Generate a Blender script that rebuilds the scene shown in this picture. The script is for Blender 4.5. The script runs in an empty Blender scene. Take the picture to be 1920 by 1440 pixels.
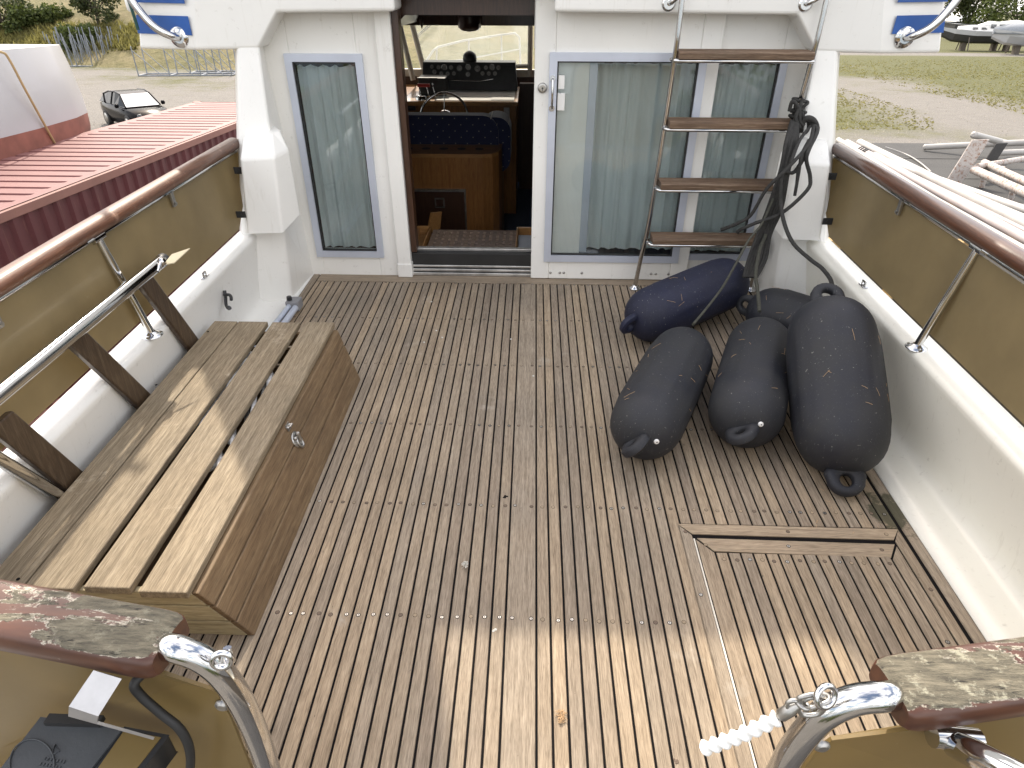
import bpy, math, random
from mathutils import Vector, Matrix, noise
random.seed(7)
R = math.radians
S = bpy.context.scene
COL = S.collection

# ------------------------------------------------------------------ frames
G = 2.95                                   # cockpit sole above the yard ground
TH = R(3.4)                                # the boat is chocked bow-up
BM = Matrix.Translation((0, 0, G)) @ Matrix.Rotation(TH, 4, 'X')
H = 1.75                                   # eye above the sole
F = 1240.0                                 # focal length in photo pixels (1920 wide)
fw = Vector((44.5, 805, -F)).normalized()
rt = Vector((1, -.0177, .0244)); rt = (rt - rt.dot(fw) * fw).normalized()
up = rt.cross(fw)
CAMROT = Matrix((rt, fw, up))              # camera axes -> boat axes
EYE = Vector((0, 0, H))
def _ray(px, py): return CAMROT @ Vector((px - 960, 720 - py, -F))
def az(px, py, z): d = _ray(px, py); return EYE + d * ((z - H) / d.z)
def ay(px, py, y): d = _ray(px, py); return EYE + d * (y / d.y)
def ax(px, py, x): d = _ray(px, py); return EYE + d * (x / d.x)
EYEY = BM @ EYE
BR = BM.to_3x3()
def yz(px, py, z): d = BR @ _ray(px, py); return EYEY + d * ((z - EYEY.z) / d.z)
def yy(px, py, y): d = BR @ _ray(px, py); return EYEY + d * ((y - EYEY.y) / d.y)
def yx(px, py, x): d = BR @ _ray(px, py); return EYEY + d * ((x - EYEY.x) / d.x)

# ------------------------------------------------------------------ camera, sky, sun
cam = bpy.data.cameras.new('camera'); co = bpy.data.objects.new('camera', cam); COL.objects.link(co)
cam.sensor_width = 36; cam.lens = 36 * F / 1920; cam.clip_start = .02; cam.clip_end = 2000
co.matrix_world = BM @ (Matrix.Translation(EYE) @ CAMROT.to_4x4())
S.camera = co
SUN = BR @ Vector((-.27, 1.05, 1.0)).normalized()
CLOUD = 9.0
w = bpy.data.worlds.new('World'); S.world = w; w.use_nodes = True
nt = w.node_tree; bg = nt.nodes['Background']
sky = nt.nodes.new('ShaderNodeTexSky'); sky.sky_type = 'NISHITA'; sky.sun_disc = False
sky.sun_elevation = math.asin(SUN.z); sky.sun_rotation = math.atan2(SUN.x, SUN.y)
sky.air_density = 1.0; sky.dust_density = 4.0; sky.ozone_density = .8
# broken white cloud over the Nishita sky
_n = lambda t, **k: (lambda x: ([setattr(x, a, v) for a, v in k.items()], x)[1])(nt.nodes.new('ShaderNode' + t))
tc = _n('TexCoord'); sp = _n('SeparateXYZ'); nt.links.new(tc.outputs['Generated'], sp.inputs[0])
zz = _n('Math', operation='ADD'); nt.links.new(sp.outputs[2], zz.inputs[0]); zz.inputs[1].default_value = .22
pv = _n('VectorMath', operation='DIVIDE'); cz = _n('CombineXYZ')
for i in range(3): nt.links.new(zz.outputs[0], cz.inputs[i])
nt.links.new(tc.outputs['Generated'], pv.inputs[0]); nt.links.new(cz.outputs[0], pv.inputs[1])
cn = _n('TexNoise'); nt.links.new(pv.outputs[0], cn.inputs['Vector']); cn.inputs['Scale'].default_value = 1.5; cn.inputs['Detail'].default_value = 8; cn.inputs['Roughness'].default_value = .58
cr = _n('ValToRGB'); nt.links.new(cn.outputs[0], cr.inputs[0]); cr.color_ramp.elements[0].position = .40; cr.color_ramp.elements[1].position = .58
cl = _n('MixRGB'); nt.links.new(cr.outputs[0], cl.inputs[0]); nt.links.new(sky.outputs[0], cl.inputs[1]); cl.inputs[2].default_value = (CLOUD, CLOUD, CLOUD * 1.03, 1)
nt.links.new(cl.outputs[0], bg.inputs[0]); bg.inputs[1].default_value = .15
sl = bpy.data.lights.new('sun', 'SUN'); so = bpy.data.objects.new('sun', sl); COL.objects.link(so)
sl.energy = 2.5; sl.angle = R(.9); sl.color = (1, .93, .82)
so.rotation_euler = SUN.to_track_quat('Z', 'Y').to_euler(); so.location = SUN * 50
S.view_settings.view_transform = 'Standard'; S.view_settings.look = 'None'
S.view_settings.gamma = 1; S.view_settings.use_curve_mapping = False
S.view_settings.exposure = 1.05
S.view_settings.use_white_balance = True; S.view_settings.white_balance_temperature = 6900; S.view_settings.white_balance_tint = 10
S.cycles.max_bounces = 8; S.cycles.transparent_max_bounces = 12
S.cycles.use_denoising = True

# ------------------------------------------------------------------ materials
class N:
    def __init__(s, name):
        s.m = bpy.data.materials.new(name); s.m.use_nodes = True
        s.t = s.m.node_tree; s.b = s.t.nodes['Principled BSDF']; s.o = s.t.nodes['Material Output']
    def n(s, typ, **k):
        x = s.t.nodes.new('ShaderNode' + typ)
        for a, v in k.items():
            if a.startswith('i_'):
                key = a[2:]; key = int(key) if key.isdigit() else key
                x.inputs[key].default_value = v
            else: setattr(x, a, v)
        return x
    def l(s, a, b): s.t.links.new(a, b); return s
    def coord(s, scale=(1, 1, 1), rot=(0, 0, 0)):
        c = s.n('TexCoord'); m = s.n('Mapping'); m.inputs['Scale'].default_value = scale; m.inputs['Rotation'].default_value = rot
        s.l(c.outputs['Object'], m.inputs['Vector']); return m.outputs[0]
    def noise(s, vec, scale, detail=4, rough=.55, dist=0):
        x = s.n('TexNoise'); s.l(vec, x.inputs['Vector'])
        x.inputs['Scale'].default_value = scale; x.inputs['Detail'].default_value = detail
        x.inputs['Roughness'].default_value = rough; x.inputs['Distortion'].default_value = dist
        return x.outputs[0]
    def ramp(s, fac, stops):
        x = s.n('ValToRGB'); e = x.color_ramp.elements
        while len(e) < len(stops): e.new(.5)
        for i, (p, c) in enumerate(stops):
            e[i].position = p; e[i].color = (*c, 1) if len(c) == 3 else c
        s.l(fac, x.inputs[0]); return x.outputs[0]
    def mix(s, fac, a, b, mode='MIX'):
        x = s.n('MixRGB', blend_type=mode)
        for i, v in enumerate((fac, a, b)):
            if hasattr(v, 'is_linked'): s.l(v, x.inputs[i])
            else: x.inputs[i].default_value = v if i == 0 else ((*v, 1) if len(v) == 3 else v)
        return x.outputs[0]
    def math(s, op, a, b=0.0, clamp=False):
        x = s.n('Math', operation=op); x.use_clamp = clamp
        for i, v in enumerate((a, b)):
            if hasattr(v, 'is_linked'): s.l(v, x.inputs[i])
            else: x.inputs[i].default_value = v
        return x.outputs[0]
    def bump(s, h, strength=.3, dist=.01):
        x = s.n('Bump'); x.inputs['Strength'].default_value = strength; x.inputs['Distance'].default_value = dist
        s.l(h, x.inputs['Height']); s.l(x.outputs[0], s.b.inputs['Normal'])
    def set(s, **k):
        for a, v in k.items():
            i = s.b.inputs[a.replace('_', ' ')]
            if hasattr(v, 'is_linked'): s.l(v, i)
            else: i.default_value = (*v, 1) if isinstance(v, tuple) and len(v) == 3 and i.type == 'RGBA' else v
        return s.m

def plain(name, c, rough=.5, metal=0., var=.12, sc=6., bump=.0, bsc=60., coat=0.):
    k = N(name); v = k.coord()
    n1 = k.noise(v, sc, 5)
    lo = tuple(x * (1 - var) for x in c); hi = tuple(min(1, x * (1 + var)) for x in c)
    k.set(Base_Color=k.ramp(n1, [(.3, lo), (.7, hi)]), Roughness=rough, Metallic=metal, Coat_Weight=coat)
    if bump: k.bump(k.noise(v, bsc, 4), bump, .004)
    return k.m

def wood(name, cols, axis='Y', rough=.6, fine=1., bump=.35, patch=None, coat=0., rand=.35, crough=.1, moss=False):
    """long-grained wood: streaks along the axis, every board its own tone"""
    k = N(name)
    sc = {'X': (1.2, 26, 26), 'Y': (26, 1.2, 26), 'Z': (26, 26, 1.2)}[axis]
    c = k.n('TexCoord'); g = k.n('NewGeometry')
    off = k.n('VectorMath', operation='MULTIPLY_ADD')
    cmb = k.n('CombineXYZ')
    for i in range(3): k.l(g.outputs['Random Per Island'], cmb.inputs[i])
    k.l(cmb.outputs[0], off.inputs[0]); off.inputs[1].default_value = (13, 29, 17)
    k.l(c.outputs['Object'], off.inputs[2])
    m = k.n('Mapping'); m.inputs['Scale'].default_value = tuple(x * fine for x in sc); k.l(off.outputs[0], m.inputs['Vector'])
    g1 = k.noise(m.outputs[0], 4.0, 6, .65, .4)
    g2 = k.noise(m.outputs[0], 22.0, 3, .6)
    base = k.ramp(g1, [(.25, cols[0]), (.5, cols[1]), (.75, cols[2])])
    fine_ = k.ramp(g2, [(.32, (.55, .52, .49)), (.60, (1.12, 1.12, 1.12))])
    base = k.mix(.8, base, fine_, 'MULTIPLY')
    rv = k.ramp(g.outputs['Random Per Island'], [(0, (1 - rand, 1 - rand, 1 - rand * .9)), (.35, (.97, 1, 1.03)), (.65, (1.02, 1, .96)), (1, (1 + rand, 1 + rand * .9, 1 + rand * .6))])
    base = k.mix(1, base, rv, 'MULTIPLY')
    big = k.noise(c.outputs['Object'], 2.3, 5, .6)
    base = k.mix(1, base, k.ramp(big, [(.3, (.84, .85, .87)), (.7, (1.12, 1.1, 1.08))]), 'MULTIPLY')
    if patch:   # worn, bleached or stained patches with a shape of their own
        pn = k.noise(c.outputs['Object'], patch[1], 6, .7, .3)
        base = k.mix(k.math('MULTIPLY', k.ramp(pn, [(patch[2], (0, 0, 0)), (patch[2] + .12, (1, 1, 1))]), k.ramp(g1, [(.3, (.35,) * 3), (.6, (1, 1, 1))])), base, patch[0])
    if moss:    # damp green-black stain by the starboard gutter, tar-dark specks elsewhere
        dv = k.n('VectorMath', operation='DISTANCE'); k.l(c.outputs['Object'], dv.inputs[0]); dv.inputs[1].default_value = (1.37, 1.86, 0)
        mn = k.math('ADD', k.math('MULTIPLY', dv.outputs['Value'], -5.5), k.math('MULTIPLY', k.noise(c.outputs['Object'], 16, 6, .7), 1.5))
        base = k.mix(k.ramp(mn, [(.16, (0, 0, 0)), (.34, (.85,) * 3)]), base, (.045, .045, .022))
        sp = k.noise(k.coord((1, .45, 1)), 38, 4, .7)
        base = k.mix(k.ramp(sp, [(.69, (0, 0, 0)), (.74, (.75,) * 3)]), base, (.07, .055, .04))
    k.set(Base_Color=base, Roughness=rough, Coat_Weight=coat, Coat_Roughness=crough)
    hb = k.math('ADD', g1, k.math('MULTIPLY', g2, .6))
    k.bump(hb, bump, .002)
    return k.m

def peeling(name, thr, lichen=.0, end=None):
    """varnish over hardwood, flaking off to bare grey wood with pale curling edges"""
    k = N(name); v = k.coord((1.6, 6, 6)); v2 = k.coord()
    a = k.noise(v, 3.2, 10, .68, .5)
    if end:     # most of the varnish is gone near this end of the rail
        dv = k.n('VectorMath', operation='DISTANCE'); k.l(v2, dv.inputs[0]); dv.inputs[1].default_value = end[0]
        a = k.math('ADD', a, k.ramp(dv.outputs['Value'], [(end[1] * .55, (.13,) * 3), (end[1], (-.0,) * 3)]))
    gn = k.n('NewGeometry'); nz_ = k.n('SeparateXYZ'); k.l(gn.outputs['Normal'], nz_.inputs[0])
    a = k.math('ADD', a, k.math('SUBTRACT', k.ramp(nz_.outputs[2], [(.50, (0, 0, 0)), (.95, (.22,) * 3)]), .20))
    f = k.noise(k.coord((7, 40, 40)), 3, 6, .7)
    crack = k.noise(k.coord((5, 26, 26)), 4, 5, .75)
    var = k.ramp(k.noise(k.coord((3, 22, 22)), 2, 5), [(.3, (.050, .016, .009)), (.7, (.115, .042, .020))])
    bare = k.ramp(f, [(.3, (.055, .048, .036)), (.5, (.13, .115, .082)), (.72, (.24, .21, .15))])
    ln = k.noise(v2, 34, 6, .75)
    bare = k.mix(k.ramp(ln, [(.54, (0, 0, 0)), (.64, (lichen,) * 3)]), bare, (.42, .40, .30))
    bare = k.mix(k.ramp(crack, [(.34, (1, 1, 1)), (.40, (0, 0, 0))]), bare, (.02, .017, .013))
    m = k.ramp(a, [(thr, (0, 0, 0)), (thr + .012, (1, 1, 1))])
    e = k.ramp(a, [(thr - .022, (0, 0, 0)), (thr - .004, (1, 1, 1)), (thr + .008, (1, 1, 1)), (thr + .022, (0, 0, 0))])
    ebreak = k.ramp(k.noise(v2, 75, 4, .7), [(.47, (0, 0, 0)), (.54, (1, 1, 1))])
    base = k.mix(m, var, bare)
    base = k.mix(k.math('MULTIPLY', e, ebreak), base, (.55, .50, .40))
    k.set(Base_Color=base, Roughness=k.ramp(m, [(0, (.42, .42, .42)), (1, (.9, .9, .9))]),
          Coat_Weight=k.ramp(m, [(0, (.2, .2, .2)), (1, (0, 0, 0))]), Coat_Roughness=.3)
    hb = k.math('ADD', k.math('MULTIPLY', m, -1.2), k.math('MULTIPLY', k.math('ADD', f, ln), k.math('MULTIPLY', m, 1.6)))
    k.bump(hb, 1., .003)
    return k.m

M = {}
teakcols = [(.200, .153, .106), (.308, .244, .176), (.415, .338, .252)]
M['teak'] = wood('weathered_teak', teakcols, 'Y', .8, 1., .6, rand=.17, patch=((.42, .375, .31), 2.7, .62), moss=True)
M['teakx'] = wood('weathered_teak_athwart', teakcols, 'X', .7, 1., .45, rand=.2)
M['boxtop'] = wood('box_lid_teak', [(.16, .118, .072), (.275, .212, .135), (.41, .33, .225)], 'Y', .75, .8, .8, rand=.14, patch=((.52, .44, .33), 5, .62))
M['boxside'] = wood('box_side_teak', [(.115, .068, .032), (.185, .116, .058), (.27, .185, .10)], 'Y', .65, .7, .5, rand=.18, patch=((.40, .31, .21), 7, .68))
M['boxend_lit'] = wood('box_end_teak_lit', [(.34, .28, .16), (.47, .39, .24), (.56, .48, .31)], 'X', .7, .8, .5, rand=.12)  # paler than lid and sides: sunlight on the aft end put into the colour
M['tread'] = wood('ladder_tread_wood', [(.07, .042, .025), (.15, .095, .06), (.29, .215, .15)], 'X', .6, 1., .6, rand=.25)
M['slat'] = wood('backrest_wood', [(.03, .017, .009), (.065, .038, .02), (.13, .09, .055)], 'Z', .45, .8, .3, coat=.3)
M['varnish'] = wood('varnished_rail', [(.055, .019, .009), (.095, .033, .014), (.15, .056, .024)], 'Y', .4, .8, .2, coat=.5, rand=.05, patch=((.26, .20, .14), 4.2, .64), crough=.18)
M['railL'] = wood('sun_bleached_rail', [(.075, .027, .012), (.13, .050, .024), (.19, .085, .045)], 'Y', .5, .8, .35, coat=.3, rand=.05, patch=((.36, .21, .14), 7, .60), crough=.25)
M['peelA'] = peeling('flaking_varnish_grey', .58, .25, (tuple(az(290, 1200, .90)), .22))
M['peelB'] = peeling('flaking_varnish_pale', .55, .7, (tuple(az(1720, 1300, .90)), .10))
M['caulk'] = plain('black_caulk', (.009, .008, .008), .9)
M['caulk'].node_tree.nodes['Principled BSDF'].inputs['Specular IOR Level'].default_value = .1
M['whitecaulk'] = plain('white_sealant', (.68, .64, .55), .6)
M['plug'] = plain('teak_plug', (.30, .23, .155), .7, var=.3, sc=9)
M['plugd'] = plain('dark_plug', (.15, .105, .075), .7, var=.3, sc=9)
def gel(name, c, dirt):
    k = N(name); v = k.coord()
    a = k.noise(v, 1.7, 6, .6); b = k.noise(v, 26, 5, .7); st = k.noise(k.coord((14, 14, .9)), 3, 5, .6)
    base = k.ramp(a, [(.3, tuple(x * .93 for x in c)), (.7, c)])
    base = k.mix(k.ramp(b, [(.62, (0, 0, 0)), (.78, (dirt,) * 3)]), base, (.36, .33, .27))
    base = k.mix(k.ramp(st, [(.60, (0, 0, 0)), (.80, (dirt * .7,) * 3)]), base, (.50, .46, .38))
    k.set(Base_Color=base, Roughness=k.ramp(a, [(.3, (.28,) * 3), (.7, (.42,) * 3)]), Coat_Weight=.15)
    k.bump(k.noise(v, 5, 3), .04, .01)
    return k.m
M['gel'] = gel('white_gelcoat', (.85, .84, .80), .45)
M['cream'] = gel('cream_gelcoat', (.86, .84, .75), .55)
M['white'] = plain('white_paint', (.80, .79, .76), .45, var=.05)
M['blue'] = plain('blue_stripe_paint', (.014, .085, .32), .35, var=.15)
M['chrome'] = plain('stainless_steel', (.60, .60, .60), .09, 1., .06, 14)
M['dull'] = plain('dull_metal', (.42, .41, .39), .38, 1., .25, 20)
M['alu'] = plain('anodised_aluminium', (.56, .60, .69), .38, .35, .06, 5)
M['alut'] = plain('aluminium_track', (.55, .54, .52), .35, .8, .3, 12)
M['black'] = plain('black_plastic', (.022, .023, .025), .42, var=.3, sc=14, bump=.05)
M['rubber'] = plain('black_rubber', (.018, .018, .018), .55, var=.3)
M['boxblack'] = plain('grey_black_plastic', (.05, .055, .06), .5, var=.25, sc=10, bump=.1, bsc=200)
def fender_mat(name, c, dirtc, amt):
    k = N(name); v = k.coord()
    a = k.noise(v, 3.2, 6, .65); sc = k.noise(k.coord((60, 60, 6)), 3, 4, .7); sp = k.noise(v, 90, 2)
    base = k.mix(k.ramp(a, [(.36, (0, 0, 0)), (.68, (amt,) * 3)]), c, dirtc)
    base = k.mix(k.ramp(sc, [(.62, (0, 0, 0)), (.72, (.45,) * 3)]), base, (.17, .17, .17))
    base = k.mix(k.ramp(sp, [(.70, (0, 0, 0)), (.74, (.5,) * 3)]), base, (.30, .29, .25))
    k.set(Base_Color=base, Roughness=k.ramp(a, [(.3, (.55,) * 3), (.7, (.8,) * 3)]))
    k.bump(k.noise(v, 40, 4), .12, .004)
    return k.m
M['fblue'] = fender_mat('navy_fender_vinyl', (.008, .011, .036), (.020, .020, .025), .6)
M['fblack'] = fender_mat('grimy_fender_vinyl', (.0115, .013, .020), (.031, .031, .031), 1.)
M['rope'] = plain('dark_rope', (.026, .025, .023), .8, var=.35, sc=60, bump=.4, bsc=260)
M['ropeg'] = plain('olive_rope', (.05, .05, .038), .8, var=.3, sc=60, bump=.4, bsc=260)
M['ropew'] = plain('white_rope', (.62, .62, .62), .8, var=.2, sc=60, bump=.4, bsc=300)
def panelmat(name, c, tr):
    k = N(name); v = k.coord()
    a = k.noise(v, 2.2, 5, .6); sp = k.noise(v, 34, 4, .7)
    base = k.ramp(a, [(.3, tuple(x * .82 for x in c)), (.7, tuple(x * 1.12 for x in c))])
    base = k.mix(k.ramp(sp, [(.70, (0, 0, 0)), (.76, (.4,) * 3)]), base, (.45, .40, .30))
    k.set(Base_Color=base, Roughness=.32)
    t = k.n('BsdfTranslucent'); k.l(base, t.inputs[0])
    mx = k.n('MixShader'); mx.inputs[0].default_value = tr
    k.l(k.b.outputs[0], mx.inputs[1]); k.l(t.outputs[0], mx.inputs[2]); k.l(mx.outputs[0], k.o.inputs[0])
    return k.m
M['tan'] = panelmat('tan_acrylic', (.37, .30, .178), .6)
M['tanb'] = panelmat('tan_acrylic_transom', (.27, .19, .075), .35)
def glassmat(name, tint, dirt, refl=1.0):
    k = N(name); tr = k.n('BsdfTransparent'); tr.inputs[0].default_value = (*tint, 1)
    gl = k.n('BsdfGlossy'); gl.inputs['Roughness'].default_value = .02
    fr = k.n('LayerWeight'); fr.inputs[0].default_value = .42
    mx = k.n('MixShader'); k.l(k.math('MULTIPLY', fr.outputs['Fresnel'], refl, True), mx.inputs[0])
    k.l(tr.outputs[0], mx.inputs[1]); k.l(gl.outputs[0], mx.inputs[2])
    out = mx
    if dirt:
        d = k.n('BsdfTranslucent'); d.inputs[0].default_value = (.85, .85, .82, 1)
        m2 = k.n('MixShader'); v = k.coord()
        k.l(k.ramp(k.noise(v, 4, 6, .7), [(.3, (dirt * .7,) * 3), (.7, (dirt * 1.3,) * 3)]), m2.inputs[0])
        k.l(mx.outputs[0], m2.inputs[1]); k.l(d.outputs[0], m2.inputs[2]); out = m2
    k.l(out.outputs[0], k.o.inputs[0]); return k.m
M['glass'] = glassmat('window_glass', (.95, .98, .98), .0, .75)
M['wglass'] = glassmat('dusty_windscreen', (.95, .97, .95), .13)
def curtain():
    k = N('sheer_curtain'); v = k.coord((30, 30, 3))
    base = k.ramp(k.noise(v, 2, 4), [(.3, (.80, .87, .87)), (.7, (.88, .93, .93))])
    k.set(Base_Color=base, Roughness=.8)
    t = k.n('BsdfTranslucent'); k.l(base, t.inputs[0]); mx = k.n('MixShader'); mx.inputs[0].default_value = .4
    k.l(k.b.outputs[0], mx.inputs[1]); k.l(t.outputs[0], mx.inputs[2]); k.l(mx.outputs[0], k.o.inputs[0]); return k.m
M['curtain'] = curtain()
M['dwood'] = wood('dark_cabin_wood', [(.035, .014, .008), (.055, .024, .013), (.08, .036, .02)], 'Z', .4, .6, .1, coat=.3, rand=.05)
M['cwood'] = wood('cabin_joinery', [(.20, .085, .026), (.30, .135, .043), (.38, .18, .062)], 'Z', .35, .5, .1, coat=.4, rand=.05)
M['cwoodx'] = wood('cabin_joinery_trim', [(.26, .13, .045), (.37, .19, .068), (.46, .25, .095)], 'X', .35, .5, .1, coat=.4, rand=.05)
M['grate'] = wood('grating_teak', [(.16, .11, .085), (.26, .19, .15), (.36, .28, .22)], 'X', .7, 1, .3, rand=.15)
def seatmat():
    k = N('navy_dotted_fabric'); v = k.coord()
    sx = k.n('SeparateXYZ'); k.l(v, sx.inputs[0])
    P = .105
    row = k.math('FLOOR', k.math('DIVIDE', sx.outputs[2], P * .5))
    off = k.math('MULTIPLY', k.math('MODULO', k.math('ADD', row, 100), 2), .5)
    fx = k.math('SUBTRACT', k.math('FRACT', k.math('ADD', k.math('DIVIDE', sx.outputs[0], P), k.math('ADD', off, 50))), .5)
    fz = k.math('SUBTRACT', k.math('FRACT', k.math('ADD', k.math('DIVIDE', sx.outputs[2], P * .5), 50)), .5)
    d = k.math('ADD', k.math('POWER', k.math('MULTIPLY', fx, 2.), 2), k.math('POWER', fz, 2))
    dot = k.ramp(d, [(.003, (1, 1, 1)), (.009, (0, 0, 0))])
    base = k.mix(dot, (.008, .013, .05), (.42, .40, .32))
    k.set(Base_Color=base, Roughness=.85, Sheen_Weight=.3); k.bump(k.noise(v, 300, 2), .3, .002); return k.m
M['seat'] = seatmat()
M['carpet'] = plain('blue_carpet', (.035, .05, .085), .95, var=.3, sc=60, bump=.4, bsc=400)
M['dash'] = plain('dash_laminate', (.60, .60, .57), .35, var=.06)
M['dial'] = plain('gauge_face', (.30, .30, .30), .25, var=.3, sc=30, coat=.6)
M['red'] = plain('red_lever', (.35, .03, .03), .4)
# yard
def redpaint(name, c):
    k = N(name); v = k.coord()
    a = k.noise(v, 1.1, 7, .7); b = k.noise(k.coord((1, 8, 1)), 3, 5, .6)
    base = k.ramp(a, [(.3, tuple(x * .85 for x in c)), (.7, tuple(min(1, x * 1.15) for x in c))])
    base = k.mix(k.ramp(b, [(.62, (0, 0, 0)), (.75, (.5,) * 3)]), base, (.20, .10, .06))
    k.set(Base_Color=base, Roughness=.6); return k.m
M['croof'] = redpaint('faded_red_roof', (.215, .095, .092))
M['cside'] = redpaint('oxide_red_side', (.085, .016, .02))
M['hullw'] = gel('dirty_white_hull', (.44, .45, .47), .9)
M['antif'] = plain('antifouling', (.23, .085, .062), .8, var=.2, sc=3)
M['carpaint'] = plain('black_car_paint', (.004, .004, .005), .2, var=.1)
M['carpaint'].node_tree.nodes['Principled BSDF'].inputs['Specular IOR Level'].default_value = .1
M['carglass'] = plain('car_glass', (.015, .018, .02), .04, var=.1, coat=1.)
M['galv'] = plain('galvanised_steel', (.25, .27, .30), .5, .5, .2, 4)
M['carside'] = plain('dark_side_glass', (.004, .005, .006), .1)
M['carside'].node_tree.nodes['Principled BSDF'].inputs['Specular IOR Level'].default_value = .15
M['carscreen'] = plain('bright_car_windscreen', (.50, .54, .56), .06, 1., .25, 1.5)
M['rust'] = plain('rusty_white_paint', (.5, .45, .42), .6, var=.2)
def rusty():
    k = N('rust_streaked_paint'); v = k.coord((5, 5, 5)); a = k.noise(v, 5, 7, .75)
    k.set(Base_Color=k.ramp(a, [(.50, (.52, .48, .45)), (.60, (.34, .21, .15)), (.72, (.13, .06, .04))]), Roughness=.7); return k.m
M['rust'] = rusty()
M['mast'] = plain('mast_white', (.40, .385, .365), .4, var=.12, sc=3)
M['mastp'] = plain('mast_pinkish', (.40, .35, .345), .4, var=.12, sc=3)
def felt():
    k = N('roofing_felt'); v = k.coord(); a = k.noise(v, 2, 6, .7); b = k.noise(v, 300, 2)
    k.set(Base_Color=k.mix(.5, k.ramp(a, [(.3, (.035, .035, .035)), (.7, (.07, .068, .065))]), k.ramp(b, [(.3, (.03,) * 3), (.7, (.09,) * 3)])), Roughness=.9)
    k.bump(b, .4, .004); return k.m
M['felt'] = felt()
M['timber'] = wood('yellow_timber', [(.38, .24, .09), (.50, .33, .14), (.58, .42, .20)], 'Y', .7)
M['shedwall'] = plain('shed_boards', (.12, .10, .08), .8)
def leafmat(name, a, b, tr=.3):
    k = N(name); g = k.n('NewGeometry')
    base = k.ramp(g.outputs['Random Per Island'], [(0, a), (1, b)])
    k.set(Base_Color=base, Roughness=.7)
    t = k.n('BsdfTranslucent'); k.l(base, t.inputs[0]); mx = k.n('MixShader'); mx.inputs[0].default_value = tr
    k.l(k.b.outputs[0], mx.inputs[1]); k.l(t.outputs[0], mx.inputs[2]); k.l(mx.outputs[0], k.o.inputs[0]); return k.m
M['leafA'] = leafmat('tree_leaves', (.035, .055, .012), (.12, .15, .035))
M['leafB'] = leafmat('shrub_leaves', (.030, .045, .014), (.085, .10, .03))
M['leafC'] = leafmat('dry_grass_blades', (.14, .13, .036), (.26, .24, .09), .6)
M['bark'] = plain('bark', (.07, .055, .04), .9, var=.3)
M['clover'] = plain('clover_flower', (.60, .58, .52), .8, var=.25, sc=200)
M['shaving'] = plain('wood_shaving', (.50, .33, .18), .8, var=.3, sc=200)

def groundmat():
    k = N('gravel_and_grass')
    c = k.n('TexCoord'); sx = k.n('SeparateXYZ'); k.l(c.outputs['Object'], sx.inputs[0])
    v = c.outputs['Object']
    nz = k.noise(v, .16, 7, .7); n2 = k.noise(v, 1.4, 6, .7); n3 = k.noise(v, 14, 5, .7); n4 = k.noise(v, .05, 4, .6)
    grav = k.mix(.6, k.ramp(n3, [(.36, (.085, .08, .072)), (.64, (.29, .268, .24))]), k.ramp(n2, [(.3, (.14, .13, .117)), (.7, (.205, .19, .172))]))
    gr = k.mix(.55, k.ramp(n2, [(.3, (.046, .060, .012)), (.5, (.085, .088, .020)), (.72, (.140, .128, .046))]), k.ramp(n3, [(.36, (.026, .034, .007)), (.64, (.140, .132, .046))]))
    X, Y = sx.outputs[0], sx.outputs[1]
    def band(p, q, wd):     # signed distance outside a straight track
        d = (q - p); n = Vector((-d.y, d.x)).normalized(); off = n.x * p.x + n.y * p.y
        s = k.math('ADD', k.math('MULTIPLY', X, n.x), k.math('MULTIPLY', Y, n.y))
        return k.math('SUBTRACT', k.math('ABSOLUTE', k.math('SUBTRACT', s, off)), wd)
    def half(p, q):         # positive on the left of p->q
        d = (q - p); n = Vector((-d.y, d.x)).normalized(); off = n.x * p.x + n.y * p.y
        return k.math('SUBTRACT', k.math('ADD', k.math('MULTIPLY', X, n.x), k.math('MULTIPLY', Y, n.y)), off)
    v2 = lambda p: Vector((p.x, p.y))
    t1 = band(v2(yz(1575, 151, 0)), v2(yz(1900, 236, 0)), 4.6)       # near track
    t2 = band(v2(yz(1575, 100, 0)), v2(yz(1900, 103, 0)), 4.0)       # far track
    t3 = k.math('SUBTRACT', half(v2(yz(1575, 244, 0)), v2(yz(1760, 246, 0))), 0)   # gravel nearer than this
    field = k.math('MINIMUM', k.math('MINIMUM', t1, t2), t3)
    west = k.math('SUBTRACT', X, k.math('MULTIPLY', k.math('SUBTRACT', Y, 40), -.05))
    field = k.math('MINIMUM', field, k.math('SUBTRACT', west, 2))
    wob = k.math('MULTIPLY', k.math('SUBTRACT', nz, .5), 11)
    wob2 = k.math('MULTIPLY', k.math('SUBTRACT', n2, .5), 7)
    f = k.math('ADD', field, k.math('ADD', wob, wob2))
    f = k.math('ADD', k.math('MULTIPLY', f, .22), .5, True)
    # ragged grass patches out on the gravel to port, and the meadow ahead of the bow
    lp = k.math('ADD', k.math('MULTIPLY', k.math('SUBTRACT', Y, 66), .05), k.math('MULTIPLY', k.math('SUBTRACT', n4, .46), 8))
    lp = k.math('ADD', lp, k.math('MULTIPLY', k.math('SUBTRACT', n2, .5), 3), True)
    f = k.math('MAXIMUM', f, k.math('MULTIPLY', lp, k.math('GREATER_THAN', t2, 0)))
    k.set(Base_Color=k.mix(f, grav, gr), Roughness=.95)
    k.bump(k.math('ADD', n3, k.math('MULTIPLY', n2, 2)), .6, .08)
    return k.m
M['ground'] = groundmat()
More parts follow.
